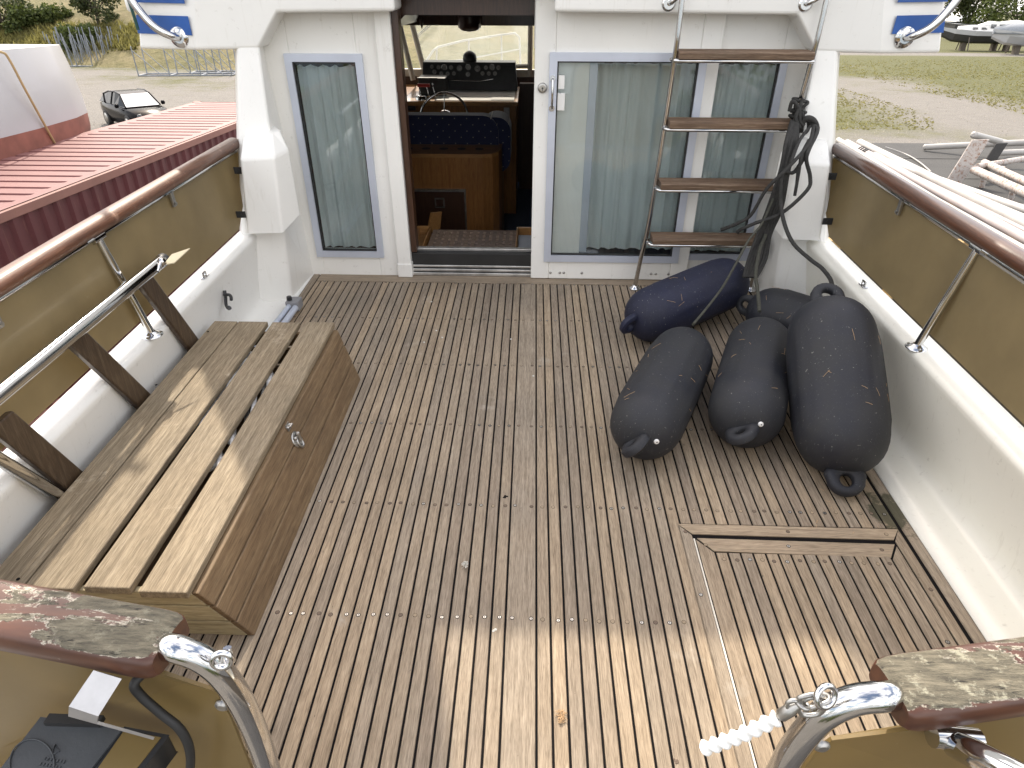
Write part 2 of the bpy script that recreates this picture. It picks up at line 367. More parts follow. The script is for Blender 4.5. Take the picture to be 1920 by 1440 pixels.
def hillmat():
    k = N('dry_hillside'); v = k.coord()
    a = k.noise(v, .12, 6, .7); b = k.noise(v, .9, 6, .75)
    base = k.ramp(a, [(.35, (.09, .10, .03)), (.5, (.20, .17, .07)), (.65, (.30, .235, .13))])
    base = k.mix(.55, base, k.ramp(b, [(.3, (.06, .065, .022)), (.6, (.22, .19, .09)), (.75, (.33, .28, .16))]))
    k.set(Base_Color=base, Roughness=.95); k.bump(b, 1., .5); return k.m
M['hill'] = hillmat()

# ------------------------------------------------------------------ mesh helpers
ORG = {}
class MB:
    def __init__(s): s.v = []; s.f = []; s.m = []; s.s = []
    def add(s, vs, fs, m=0, sm=False):
        o = len(s.v); s.v += [Vector(p) for p in vs]
        for f in fs: s.f.append([i + o for i in f]); s.m.append(m); s.s.append(sm)
    def hexa(s, p, m=0):   # 4 bottom (ccw), 4 top
        s.add(p, [(3, 2, 1, 0), (4, 5, 6, 7), (0, 1, 5, 4), (1, 2, 6, 5), (2, 3, 7, 6), (3, 0, 4, 7)], m)
    def box(s, x0, x1, y0, y1, z0, z1, m=0):
        s.hexa([(x0, y0, z0), (x1, y0, z0), (x1, y1, z0), (x0, y1, z0), (x0, y0, z1), (x1, y0, z1), (x1, y1, z1), (x0, y1, z1)], m)
    def poly(s, pts, m=0): s.add(pts, [tuple(range(len(pts)))], m)
    def prism(s, a, b, m=0, sm=False, caps=True):   # two matching rings
        n = len(a); f = [(i, (i + 1) % n, n + (i + 1) % n, n + i) for i in range(n)]
        s.add(list(a) + list(b), f, m, sm)
        if caps: s.add(a, [tuple(reversed(range(n)))], m); s.add(b, [tuple(range(n))], m)
    def loft(s, rings, m=0, sm=True, caps=True, closed=True):
        n = len(rings[0]); vs = [p for r in rings for p in r]; f = []
        for j in range(len(rings) - 1):
            for i in range(n if closed else n - 1):
                f.append((j * n + i, j * n + (i + 1) % n, (j + 1) * n + (i + 1) % n, (j + 1) * n + i))
        s.add(vs, f, m, sm)
        if caps and closed:
            s.add(rings[0], [tuple(reversed(range(n)))], m); s.add(rings[-1], [tuple(range(n))], m)
    def tube(s, pts, r, n=10, m=0, caps=True, flat=1.):
        pts = [Vector(p) for p in pts]; rings = []; T0 = None
        rr = r if isinstance(r, (list, tuple)) else [r] * len(pts)
        for i, p in enumerate(pts):
            t = (pts[min(i + 1, len(pts) - 1)] - pts[max(i - 1, 0)]).normalized()
            if T0 is None:
                a = Vector((0, 0, 1)) if abs(t.z) < .9 else Vector((1, 0, 0)); u = t.cross(a).normalized()
            else:
                u = (u - u.dot(t) * t).normalized()
            T0 = t; w_ = t.cross(u)
            rings.append([p + (u * math.cos(2 * math.pi * k / n) + w_ * math.sin(2 * math.pi * k / n) * flat) * rr[i] for k in range(n)])
        s.loft(rings, m, True, caps)
    def lathe(s, p0, p1, prof, n=24, m=0):   # prof: (t along axis in metres, radius)
        p0 = Vector(p0); d = (Vector(p1) - p0).normalized(); a = Vector((0, 0, 1)) if abs(d.z) < .9 else Vector((1, 0, 0))
        u = d.cross(a).normalized(); w_ = d.cross(u)
        rings = [[p0 + d * t + (u * math.cos(2 * math.pi * k / n) + w_ * math.sin(2 * math.pi * k / n)) * max(r, 1e-4) for k in range(n)] for t, r in prof]
        s.loft(rings, m, True, True)
    def torus(s, c, nrm, R_, r, n=20, k=8, m=0, sx=1.):
        nrm = Vector(nrm).normalized(); a = Vector((0, 0, 1)) if abs(nrm.z) < .9 else Vector((1, 0, 0)); u = nrm.cross(a).normalized(); w_ = nrm.cross(u)
        c = Vector(c); vs = []; fs = []
        for i in range(n):
            A = 2 * math.pi * i / n; dr = u * math.cos(A) * sx + w_ * math.sin(A)
            for j in range(k):
                B = 2 * math.pi * j / k; vs.append(c + dr * R_ + dr.normalized() * r * math.cos(B) + nrm * r * math.sin(B))
        for i in range(n):
            for j in range(k): fs.append((i * k + j, i * k + (j + 1) % k, ((i + 1) % n) * k + (j + 1) % k, ((i + 1) % n) * k + j))
        s.add(vs, fs, m, True)
    def disc(s, c, nrm, r, n=14, m=0, h=0.): s.lathe(Vector(c), Vector(c) + Vector(nrm), [(0, r), (max(h, .0004), r)], n, m)
    def build(s, name, mats, parent=None, org=None, bevel=0., seg=2, frame='boat', sub=0):
        me = bpy.data.meshes.new(name); o = bpy.data.objects.new(name, me); COL.objects.link(o)
        base = Vector(org) if org is not None else (ORG.get(parent.name, Vector()) if parent else Vector())
        me.from_pydata([tuple(p - base) for p in s.v], [], s.f)
        for x in (mats if isinstance(mats, (list, tuple)) else [mats]): me.materials.append(M[x] if isinstance(x, str) else x)
        me.polygons.foreach_set('material_index', s.m); me.polygons.foreach_set('use_smooth', s.s); me.update()
        ORG[o.name] = base
        if parent: o.parent = parent
        else: o.matrix_world = (BM if frame == 'boat' else Matrix.Identity(4)) @ Matrix.Translation(base)
        if bevel:
            b = o.modifiers.new('bevel', 'BEVEL'); b.width = bevel; b.segments = seg; b.limit_method = 'ANGLE'; b.angle_limit = R(35)
        if sub:
            b = o.modifiers.new('subsurf', 'SUBSURF'); b.levels = sub; b.render_levels = sub
        return o
def tag(o, label, cat, group=None, kind=None):
    if label: o['label'] = label
    if cat: o['category'] = cat
    if group: o['group'] = group
    if kind: o['kind'] = kind
    return o
def thing(name, label, cat, org, group=None, frame='boat'):
    o = bpy.data.objects.new(name, None); COL.objects.link(o); o.empty_display_size = .1
    o.matrix_world = (BM if frame == 'boat' else Matrix.Identity(4)) @ Matrix.Translation(Vector(org))
    ORG[o.name] = Vector(org); return tag(o, label, cat, group)
def bez(pts, n=8):
    pts = [Vector(p) for p in pts]; out = []
    for i in range(len(pts) - 1):
        p0, p1, p2, p3 = pts[max(i - 1, 0)], pts[i], pts[i + 1], pts[min(i + 2, len(pts) - 1)]
        for k in range(n):
            t = k / n
            out.append(.5 * ((2 * p1) + (p2 - p0) * t + (2 * p0 - 5 * p1 + 4 * p2 - p3) * t * t + (3 * p1 - p0 - 3 * p2 + p3) * t ** 3))
    out.append(pts[-1]); return out
V = Vector
def copy_tree(o, parent=None):
    c = o.copy(); COL.objects.link(c); ORG[c.name] = ORG.get(o.name, Vector())
    if parent: c.parent = parent
    for ch in list(o.children): copy_tree(ch, c)
    return c

# ================================================================== the yacht
Y = thing('motor_yacht', 'white motor yacht with teak cockpit, tan rail panels and an open saloon door', 'yacht', (0, 0, 0))
yp = lambda mb, name, mats, **k: mb.build(name, mats, parent=k.pop('parent', Y), **k)

# ---- teak sole
DK = MB()
YA, YF = .40, 3.862
CA, TK, TX, PL, PD, SC, WC = range(7)
DK.box(-1.412, 1.412, YA - .02, 3.97, -.03, -.004, CA)
SEAM = .0035
def plank(x0, x1, y0, y1, m=TK, c=.0016):
    x0 += SEAM; x1 -= SEAM
    DK.add([(x0, y0, -.004), (x1, y0, -.004), (x1, y1, -.004), (x0, y1, -.004), (x0, y0, -c), (x1, y0, -c), (x1, y1, -c), (x0, y1, -c),
            (x0 + c, y0 + c, 0), (x1 - c, y0 + c, 0), (x1 - c, y1 - c, 0), (x0 + c, y1 - c, 0)],
           [(0, 1, 5, 4), (1, 2, 6, 5), (2, 3, 7, 6), (3, 0, 4, 7), (4, 5, 9, 8), (5, 6, 10, 9), (6, 7, 11, 10), (7, 4, 8, 11), (8, 9, 10, 11)], m)
rows = [az(1014, 1161, 0).y, az(985, 949, 0).y, az(1000, 799, 0).y, az(930, 685, 0).y, az(980, 600, 0).y, az(1000, 533, 0).y, .50]
xs = []
x = .039
while x < 1.352: xs.append((x, min(x + .044, 1.366))); x += .044
x = -.058
while x > -1.352: xs.append((max(x - .044, -1.366), x)); x -= .044
xs.append((-.058, .039))
HX0, HX1, HY = .553, 1.357, 1.776
def plug(x, y, jit=.0035):
    y += random.uniform(-jit, jit); x += random.uniform(-jit, jit); r = random.random(); rad = .0062
    DK.disc((x, y, -.001), (0, 0, 1), rad + .0011, 10, CA, .00145)
    if r < .3: DK.disc((x, y, -.001), (0, 0, 1), rad - .001, 10, SC, .0018); DK.box(x - .0008, x + .0008, y - .004, y + .004, .0005, .0010, CA)
    elif r < .72: DK.disc((x, y, -.001), (0, 0, 1), rad, 10, PL, .0018)
    else: DK.disc((x, y, -.001), (0, 0, 1), rad, 10, PD, .0018)
for x0, x1 in xs:
    if x1 - x0 < .012: continue
    if x0 > HX0 - .02 and x1 < HX1 + .02:
        if x1 <= HX0 + .006: plank(x0, HX0, YA, YF)
        else: plank(max(x0, HX0) if x0 > HX0 - .02 and x0 < HX0 else x0, x1, HY, YF)
    else: plank(x0, x1, YA, YF)
    xc = (x0 + x1) / 2
    for ry in rows:
        if HX0 - .01 < xc < HX1 + .01 and ry < HY + .03: continue
        if x1 - x0 > .06: plug(x0 + .02, ry); plug(x1 - .02, ry)
        else: plug(xc, ry)
plank(-1.412, -1.366, YA, 3.97); plank(1.366, 1.412, YA, 3.97)
DK.box(-1.366 + SEAM, 1.366 - SEAM, YF + SEAM * 2, 3.97, -.004, 0, TX)
# hatch: outer frame, gap, lid with its own mitred border and planks
def flat(pts, m, z=0.):
    a = [(p[0], p[1], -.004) for p in pts]; b = [(p[0], p[1], z) for p in pts]; DK.prism(a, b, m)
e = SEAM
flat([(HX0 + e, HY - e), (.602, HY - .052), (1.315, HY - .058), (HX1 - e, HY - e * 1.5)], TX)
flat([(HX0 + e, HY - 2 * e), (HX0 + e, YA), (.598, YA), (.598, HY - .058)], TK)
flat([(HX1 - e, HY - 2 * e), (1.318, HY - .064), (1.318, YA), (HX1 - e, YA)], TK)
DK.box(.600, .605, YA, HY - .075, -.004, .0008, WC)
DK.box(.607, 1.313, YA, HY - .066, -.006, -.0035, CA)
flat([(.614, HY - .072), (.662, HY - .132), (1.268, HY - .142), (1.308, HY - .080)], TX)
flat([(.609, HY - .08), (.609, YA), (.660, YA), (.660, HY - .140)], TK)
flat([(1.311, HY - .09), (1.271, HY - .150), (1.271, YA), (1.311, YA)], TK)
x = .664
while x < 1.262:
    plank(x, min(x + .0435, 1.268), YA, HY - .138); plug(x + .022, HY - .17); plug(x + .022, .85); x += .0435
for p in ((.58, HY - .04), (.95, HY - .03), (1.30, HY - .03), (.636, HY - .105), (.93, HY - .10), (1.25, HY - .11), (1.337, 1.5), (1.337, 1.05), (.577, 1.45), (.577, 1.0), (1.29, 1.3)): plug(*p)
yp(DK, 'teak_deck', ['caulk', 'teak', 'teakx', 'plug', 'plugd', 'dull', 'whitecaulk'])

# ---- bulwarks: gutter, inner wall, rounded capping, topside
for sgn in (-1, 1):
    prof = [(1.412, -.02), (1.414, .004), (1.50, .006), (1.555, .010), (1.582, .022), (1.594, .05), (1.590, .10), (1.535, .385), (1.528, .408), (1.532, .424), (1.545, .432), (1.60, .434), (1.655, .430), (1.672, .40),
            (1.70, .1), (1.78, -.4), (1.70, -1.1), (1.2, -1.9), (1.0, -1.9), (1.0, -.3), (1.412, -.3)]
    ys = [.46, .9, 1.5, 2.2, 2.9, 3.5, 3.75, 4.6]
    rings = [[(sgn * (px + (.018 if sgn < 0 and pz > .3 and px < 1.56 else 0)), yv, pz) for px, pz in (prof if sgn > 0 else prof[::-1])] for yv in (reversed(ys))]
    b = MB(); b.loft(rings, 0, True)
    o = yp(b, 'bulwark', 'gel' if sgn < 0 else 'cream')
    o.data.polygons.foreach_set('use_smooth', [len(p.vertices) == 4 for p in o.data.polygons])
# hull forward of the cockpit
b = MB()
def hs(y, w1, w2, top, kz): return [(-w1, y, top), (-w2, y, -.6), (-w2 * .75, y, -1.5), (0, y, kz), (w2 * .75, y, -1.5), (w2, y, -.6), (w1, y, top)]
b.loft([hs(4.55, 1.67, 1.77, .40, -2.1), hs(7, 1.72, 1.72, .45, -2.2), hs(8.26, 1.62, 1.5, .30, -2.15), hs(9.5, 1.45, 1.2, .22, -2.0), hs(11.5, .8, .5, .10, -1.2), hs(12.6, .06, .04, .04, -.6)], 0, True, False, False)
yp(b, 'hull', 'gel')
b = MB(); b.poly([(-1.62, 8.26, .302), (1.62, 8.26, .302), (1.45, 9.5, .222), (.8, 11.5, .102), (.06, 12.6, .042), (-.06, 12.6, .042), (-.8, 11.5, .102), (-1.45, 9.5, .222)])
o = yp(b, 'foredeck', 'gel')

# ---- pillars either side of the aft bulkhead (lofted, leaning)
for sgn in (-1, 1):
    secs = [(0, 1.412, 1.437, 3.60, 1.62, 3.50), (.42, 1.432, 1.412, 3.62, 1.615, 3.50), (.85, 1.452, 1.42, 3.69, 1.602, 3.68), (1.33, 1.476, 1.43, 3.80, 1.55, 3.80), (1.60, 1.49, 1.43, 3.86, 1.53, 3.86)]
    rings = []
    for z, ix, axx, ayy, ox, oy in secs:
        r = [(sgn * ix, 3.985, z), (sgn * axx, ayy, z), (sgn * ox, oy, z), (sgn * (ox + .05), oy + .1, z), (sgn * (ox + .05), 4.5, z), (sgn * ix, 4.5, z)]
        rings.append(r if sgn < 0 else r[::-1])
    b = MB(); b.loft(rings, 0, False)
    yp(b, 'cabin_pillar', 'gel', bevel=.018, seg=3)
    # moulded vent cover on the pillar
    b = MB()
    lo = [(1.565, 3.47, .455), (1.375, 3.49, .455), (1.305, 3.63, .52), (1.45, 3.80, .50), (1.60, 3.70, .48)]
    hi = [(1.545, 3.535, .84), (1.365, 3.545, .85), (1.315, 3.655, .86), (1.45, 3.82, .86), (1.58, 3.74, .85)]
    tp = [(1.55, 3.655, .925), (1.40, 3.655, .945), (1.36, 3.70, .95), (1.45, 3.84, .95), (1.57, 3.78, .93)]
    rings = [[(sgn * p[0], p[1], p[2]) for p in (r if sgn > 0 else r[::-1])] for r in (lo, hi, tp)]
    b.loft(rings, 0, False)
    yp(b, 'vent_cover', 'gel', bevel=.012, seg=3)

# ---- aft bulkhead with window openings
def wallbits(b, x0, x1, z0, z1, hole, y0, y1, m=0):
    hx0, hx1, hz0, hz1 = hole
    b.box(x0, hx0, y0, y1, z0, z1, m); b.box(hx1, x1, y0, y1, z0, z1, m)
    b.box(hx0, hx1, y0, y1, z0, hz0, m); b.box(hx0, hx1, y0, y1, hz1, z1, m)
b = MB(); BY = 3.97
wallbits(b, -1.50, -.846, -.02, 1.75, (-1.335, -.965, .165, 1.255), BY, BY + .05)
yp(b, 'aft_bulkhead', 'gel', bevel=.004)
b = MB(); wallbits(b, .95, 1.50, -.02, 1.75, (.985, 1.335, .165, 1.275), BY + .012, BY + .06)
b.box(0.0, .95, BY + .05, BY + .07, 1.32, 1.75)
yp(b, 'aft_bulkhead', 'gel', bevel=.004)
def frame_rect(b, x0, x1, z0, z1, wd, y0, y1, m=0):   # mitred four-piece frame
    I = [(x0 + wd, z0 + wd), (x1 - wd, z0 + wd), (x1 - wd, z1 - wd), (x0 + wd, z1 - wd)]; O = [(x0, z0), (x1, z0), (x1, z1), (x0, z1)]
    for i in range(4):
        j = (i + 1) % 4; q = [O[i], O[j], I[j], I[i]]
        b.prism([(p[0], y0, p[1]) for p in q], [(p[0], y1, p[1]) for p in q], m)
def curtain_mesh(b, x0, x1, z0, z1, y, folds, amp, n=90):
    vs = []; fs = []; nz = 6
    for j in range(nz + 1):
        tz = j / nz; z = z0 + (z1 - z0) * tz
        for i in range(n + 1):
            t = i / n; ph = (t * folds + .55 * noise.noise((t * 2.6, x0 * 3, 1.7)) + .25 * noise.noise((t * 7, x0, 4 + tz * .4))) * 2 * math.pi
            a = amp * (1 - .35 * tz) * (.7 + .5 * noise.noise((t * folds * .7, 3.1, 0)))
            vs.append((x0 + (x1 - x0) * t, y + a * math.sin(ph + .6 * math.sin(tz * 2 + t * 9)) + .004 * math.sin(ph * 2.3), z - (.012 * abs(math.sin(ph * .5)) if j == nz else 0)))
    for j in range(nz):
        for i in range(n):
            q = j * (n + 1) + i; fs.append((q, q + 1, q + n + 2, q + n + 1))
    b.add(vs, fs, 0, True)
def window(x0, x1, z0, z1, wd, y, parent=None, inner=()):
    b = MB(); frame_rect(b, x0, x1, z0, z1, wd, y - .022, y + .004)
    fr = yp(b, 'window_frame', 'alu', bevel=.003, parent=parent or Y)
    b = MB(); frame_rect(b, x0 + wd + .0005, x1 - wd - .0005, z0 + wd + .0005, z1 - wd - .0005, .007, y - .012, y + .012); b.build('gasket', 'rubber', parent=fr)
    b = MB(); b.box(x0 + wd + .004, x1 - wd - .004, y + .002, y + .007, z0 + wd + .004, z1 - wd - .004); b.build('pane', 'glass', parent=fr)
    return fr
wl = window(-1.362, -.933, .127, 1.297, .040, BY)
b = MB(); curtain_mesh(b, -1.32, -.97, .17, 1.235, BY + .055, 5, .018); b.build('curtain', 'curtain', parent=wl)
wr = window(.945, 1.366, .134, 1.305, .040, BY + .012)
b = MB(); curtain_mesh(b, .97, 1.34, .17, 1.255, BY + .065, 5, .016); b.build('curtain', 'curtain', parent=wr)
# door posts, brown edge of the pocketed leaf, header
b = MB()
b.box(-.846, -.760, BY - .035, BY + .035, 0.002, 1.80)
b.box(-.850, -.756, BY - .038, BY + .03, .0015, .095)
yp(b, 'door_post', 'gel', bevel=.006)
b = MB(); b.box(-.758, -.722, BY - .005, BY + .085, .16, 1.80); b.lathe((-.760, BY - .01, 1.135), (-.760, BY, 1.135), [(0, .030), (.03, .030)], 20)
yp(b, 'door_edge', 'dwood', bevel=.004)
b = MB(); b.box(-.76, .02, 4.10, 4.14, 1.475, 1.85); b.box(-1.55, 1.55, 4.14, 8.0, 1.47, 1.50); b.box(-1.4, .3, 7.35, 7.40, 1.165, 1.47)
b.hexa([(-1.4, 4.2, 1.40), (-.80, 4.2, 1.40), (-1.15, 7.3, 1.2), (-1.5, 7.3, 1.2), (-1.4, 4.2, 1.47), (-.72, 4.2, 1.47), (-1.0, 7.3, 1.47), (-1.5, 7.3, 1.47)])
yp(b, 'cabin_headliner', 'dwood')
# sliding door
b = MB(); DY = BY - .030
wallbits(b, .004, .995, .004, 1.80, (.118, .885, .165, 1.275), DY, DY + .042)
sd = yp(b, 'sliding_door', 'gel', bevel=.006)
b = MB(); frame_rect(b, .085, .925, .127, 1.313, .042, DY - .02, DY + .004); b.build('window_frame', 'alu', parent=sd, bevel=.003)
b = MB(); frame_rect(b, .1275, .8825, .1695, 1.2705, .007, DY - .010, DY + .010); b.build('gasket', 'rubber', parent=sd)
b = MB(); b.box(.130, .880, DY + .004, DY + .009, .172, 1.268); b.build('pane', 'glass', parent=sd)
b = MB(); b.box(.306, .353, DY + .045, DY + .060, .17, 1.27); b.build('inner_rail', 'alu', parent=sd, bevel=.003)
b = MB(); b.box(.10, .306, DY + .046, DY + .056, .14, 1.3); b.build('inner_panel', 'white', parent=sd)
b = MB(); curtain_mesh(b, .345, .90, .175, 1.258, BY + .070, 6, .020, 120); b.build('curtain', 'curtain', parent=sd)
b = MB(); b.box(.128, .175, DY - .02 + .012, DY + .0035, 1.02, 1.11); b.box(.135, .170, DY - .006, DY + .0035, 1.13, 1.20)
b.build('latch_plate', 'white', parent=sd, bevel=.003)
b = MB()
for z in (1.188, 1.035): b.disc((.104, DY - .026, z), (0, 1, 0), .016, 18, 0, .006)
b.tube(bez([(.104, DY - .024, 1.188), (.104, DY - .045, 1.178), (.104, DY - .055, 1.11), (.104, DY - .045, 1.045), (.104, DY - .024, 1.035)], 6), .0065, 10)
b.build('door_handle', 'chrome', parent=sd)
b = MB(); b.lathe((.050, DY - .014, 1.136), (.050, DY, 1.136), [(0, .014), (0, .022), (.004, .026), (.014, .027)], 20); b.build('lock', 'dull', parent=sd)
b = MB(); b.disc((.050, DY - .0155, 1.136), (0, 1, 0), .005, 10, 0, .001); b.box(.0485, .0515, DY - .0156, DY - .0145, 1.122, 1.136); b.build('keyhole', 'black', parent=sd)
for xx in (.13, .19, .215, .33, .77, .80, .88):
    b = MB(); b.lathe((xx, DY - .003, .045), (xx, DY, .045), [(0, .003), (.001, .007), (.003, .009)], 12); b.build('screw', 'dull', parent=sd)
# threshold tracks
b = MB()
for i, (z0, z1, y0) in enumerate(((.002, .022, 0), (.030, .046, .006), (.056, .070, .012), (.082, .100, .02), (.112, .128, .03), (.150, .168, .055))):
    b.box(-.765, .006, BY + y0 - .004, BY + y0 + .03, z0, z1, 0)
b.box(-.765, .006, BY + .012, BY + .10, 0.0, .150, 1)
yp(b, 'threshold_track', ['alut', 'rubber'], bevel=.003)

# ---- flybridge overhang: aft face, coaming, stripes, handles
FY = 3.80
def fscale(z): return 1.0
b = MB()
for sgn in (-1, 1):
    # outer wing swept slightly forward, then face, then lip
    bot = [(2.12, FY + .10, 1.322), (1.765, FY, 1.328), (1.44, FY, 1.334), (1.31, FY, 1.500), (.10 if sgn > 0 else .706, FY, 1.508)]
    top = [(2.04, FY + .10, 1.66), (1.69, FY, 1.66), (1.44, FY, 1.66), (1.31, FY, 1.66), (.10 if sgn > 0 else .706, FY, 1.66)]
    bk_b = [(p[0], 4.02, p[2]) for p in bot]; bk_t = [(p[0], 4.02, p[2]) for p in top]
    n = len(bot); vs = [(sgn * p[0], p[1], p[2]) for p in bot + top + bk_b + bk_t]; fs = []
    for i in range(n - 1): fs += [(i, i + 1, n + i + 1, n + i), (2 * n + i + 1, 2 * n + i, 3 * n + i, 3 * n + i + 1), (i + 1, i, 2 * n + i, 2 * n + i + 1), (n + i, n + i + 1, 3 * n + i + 1, 3 * n + i)]
    fs += [(0, n, 3 * n, 2 * n), (n - 1, 3 * n - 1, 4 * n - 1, 2 * n - 1)]
    b.add(vs, fs)
    # side wall running forward
    b.hexa([(sgn * 2.12, 3.90, 1.322), (sgn * 2.05, 3.90, 1.322), (sgn * 2.0, 8.0, 1.45), (sgn * 2.06, 8.0, 1.45), (sgn * 2.04, 3.90, 1.655), (sgn * 1.97, 3.90, 1.655), (sgn * 1.93, 8, 1.655), (sgn * 2.0, 8, 1.655)])
    b.hexa([(sgn * 1.80, 3.86, 1.62), (sgn * 1.74, 3.86, 1.62), (sgn * 1.70, 8.0, 1.62), (sgn * 1.76, 8.0, 1.62), (sgn * 1.47, 3.86, 2.43), (sgn * 1.41, 3.86, 2.43), (sgn * 1.40, 8, 2.1), (sgn * 1.46, 8, 2.1)])
b.hexa([(-1.80, 3.83, 1.62), (1.80, 3.83, 1.62), (1.80, 3.90, 1.62), (-1.80, 3.90, 1.62), (-1.47, 3.83, 2.43), (1.47, 3.83, 2.43), (1.47, 3.90, 2.43), (-1.47, 3.90, 2.43)])
b.box(-2.02, 2.02, 3.87, 8.0, 1.585, 1.645)
b.box(-1.7, 1.7, 7.9, 7.98, 1.62, 2.1)
fb = yp(b, 'flybridge', 'gel', bevel=.016, seg=3)
def wing(px, z, sgn):  # point on swept wing face, 2 mm proud
    t = max(0, (px - 1.765) / .355); return (sgn * px, FY + .10 * t - .003, z)
for sgn, bands, inner in ((-1, ((1.397, 1.484), (1.540, 1.63)), 1.757), (1, ((1.418, 1.499), (1.556, 1.64)), 1.80)):
    for z0, z1 in bands:
        b = MB(); o0 = 2.12 - (z0 - 1.32) * .235; o1 = 2.12 - (z1 - 1.32) * .235
        i0 = inner - (z0 - 1.40) * .12 + (.004 if sgn < 0 else 0); i1 = inner - (z1 - 1.40) * .12 + (.0 if sgn < 0 else .012)
        i0, i1 = max(i0, 1.768), max(i1, 1.768)
        a = [wing(i0, z0, sgn), wing(o0, z0, sgn), wing(o1, z1, sgn), wing(i1, z1, sgn)]
        if sgn < 0: a = a[::-1]
        b.prism(a, [(p[0], p[1] + .0024, p[2]) for p in a]); b.build('stripe', 'blue', parent=fb)
    # curved grab rail with its flange
    fx, fz = (1.846, 1.386) if sgn < 0 else (1.872, 1.402)
    c0 = V((sgn * fx, FY + .016, fz))
    b = MB(); b.lathe(c0, c0 + V((0, -1, 0)), [(0, .050), (.003, .049), (.008, .038), (.012, .028)], 24)
    pts = [c0 + V((0, 0, 0)), c0 + V((sgn * .02, -.05, .012)), c0 + V((sgn * .075, -.075, .050)), c0 + V((sgn * .125, -.08, .115)), c0 + V((sgn * .165, -.08, .20)), c0 + V((sgn * .20, -.07, .40)), c0 + V((sgn * .17, -.05, .75)), c0 + V((sgn * .02, .02, .9))]
    b.tube(bez(pts, 7), .0195, 14)
    for a in (0, 2.1, 4.2): q = c0 + V((.034 * math.cos(a), -.005, .034 * math.sin(a))); b.disc(q, (0, -1, 0), .006, 10, 1, .003)
    b.build('grab_handle', ['chrome', 'dull'], parent=fb)
b = MB(); b.lathe((-2.085, FY + .06, 1.50), (-2.085, FY + .06, 1.56), [(0, .012), (.01, .020), (.05, .020), (.062, .012)], 14); b.build('rail_cap', 'white', parent=fb)
b = MB(); b.tube(bez([(-2.06, FY + .02, 1.75), (-2.065, FY + .015, 1.62), (-2.055, FY + .012, 1.50), (-2.05, FY + .01, 1.42)], 6), .008, 8); b.build('lashing', plain('green_lashing', (.02, .07, .06), .8, bump=.3, bsc=200), parent=fb)
# unseen blocks added on top of the flybridge to cast shade into the cockpit
b = MB(); b.hexa([(.16, 3.905, 2.0), (1.25, 3.905, 2.0), (1.25, 4.3, 2.0), (.16, 4.3, 2.0), (.34, 3.905, 2.72), (1.15, 3.905, 2.74), (1.15, 4.0, 2.74), (.34, 4.0, 2.72)]); b.build('starboard_shade_block', 'gel', parent=fb, bevel=.03, seg=3)  # added out of view to shade the hatch and starboard panel
b = MB(); b.hexa([(-1.50, 3.84, 2.30), (-.95, 3.84, 2.30), (-.94, 3.96, 2.30), (-1.49, 3.96, 2.30), (-1.60, 3.84, 4.2), (-1.00, 3.84, 4.2), (-.99, 3.96, 4.2), (-1.59, 3.96, 4.2)]); b.build('port_shade_block', plain('shade_block_cloth', (.03, .05, .12), .9), parent=fb, bevel=.03, seg=3)  # added out of view to cast the shadow on the port deck

# ---- boarding ladder
Ld = MB()
Lp = [(.655, 3.815, .004), (.668, 3.80, .20), (.690, 3.79, .42), (.712, 3.78, .95), (.716, 3.745, 1.33), (.716, 3.74, 1.50), (.716, 3.74, 1.9)]
Rp = [(1.372, 3.815, .004), (1.374, 3.80, .20), (1.382, 3.79, .42), (1.400, 3.78, .95), (1.408, 3.745, 1.33), (1.410, 3.74, 1.50), (1.410, 3.74, 1.9)]
for pts in (Lp, Rp):
    Ld.tube(bez(pts, 5), .0135, 14); p = V(pts[0]); Ld.lathe(p, p + V((0, 0, 1)), [(0, .034), (.004, .033), (.009, .020), (.022, .0150)], 22)
for xx, pts in ((.664, Lp), (1.335, Rp)):
    c = V((xx, FY, 1.548)); Ld.lathe(c, c + V((0, -1, 0)), [(0, .036), (.004, .035), (.010, .026)], 22); Ld.tube(bez([c, c + V((.01, -.04, .01)), V((pts[5][0], 3.745, 1.60))], 5), .012, 12)
tz = [(.352, .712, 1.372), (.672, .720, 1.386), (.997, .726, 1.396), (1.330, .728, 1.402)]
for z, x0, x1 in tz:
    for dy in (-.055, .035): Ld.tube([(x0 - .022, 3.775 + dy * .2, z - .030), (x0 - .006, 3.775 + dy, z - .030), (x1 + .006, 3.775 + dy, z - .030), (x1 + .022, 3.775 + dy * .2, z - .030)], .0095, 10)
la = yp(Ld, 'boarding_ladder', 'chrome')
for z, x0, x1 in tz:
    b = MB()
    prof = [(-.068, -.020), (.052, -.020), (.056, -.008), (.050, .012)]
    for i in range(9): yv = .046 - i * .0125; prof += [(yv, .015 if i % 2 == 0 else .0115), (yv - .006, .015 if i % 2 == 0 else .0115)]
    prof += [(-.070, .006)]
    b.prism([(x0, 3.775 + p[0], z + p[1]) for p in prof], [(x1, 3.775 + p[0], z + p[1]) for p in prof])
    b.build('tread', 'tread', parent=la)

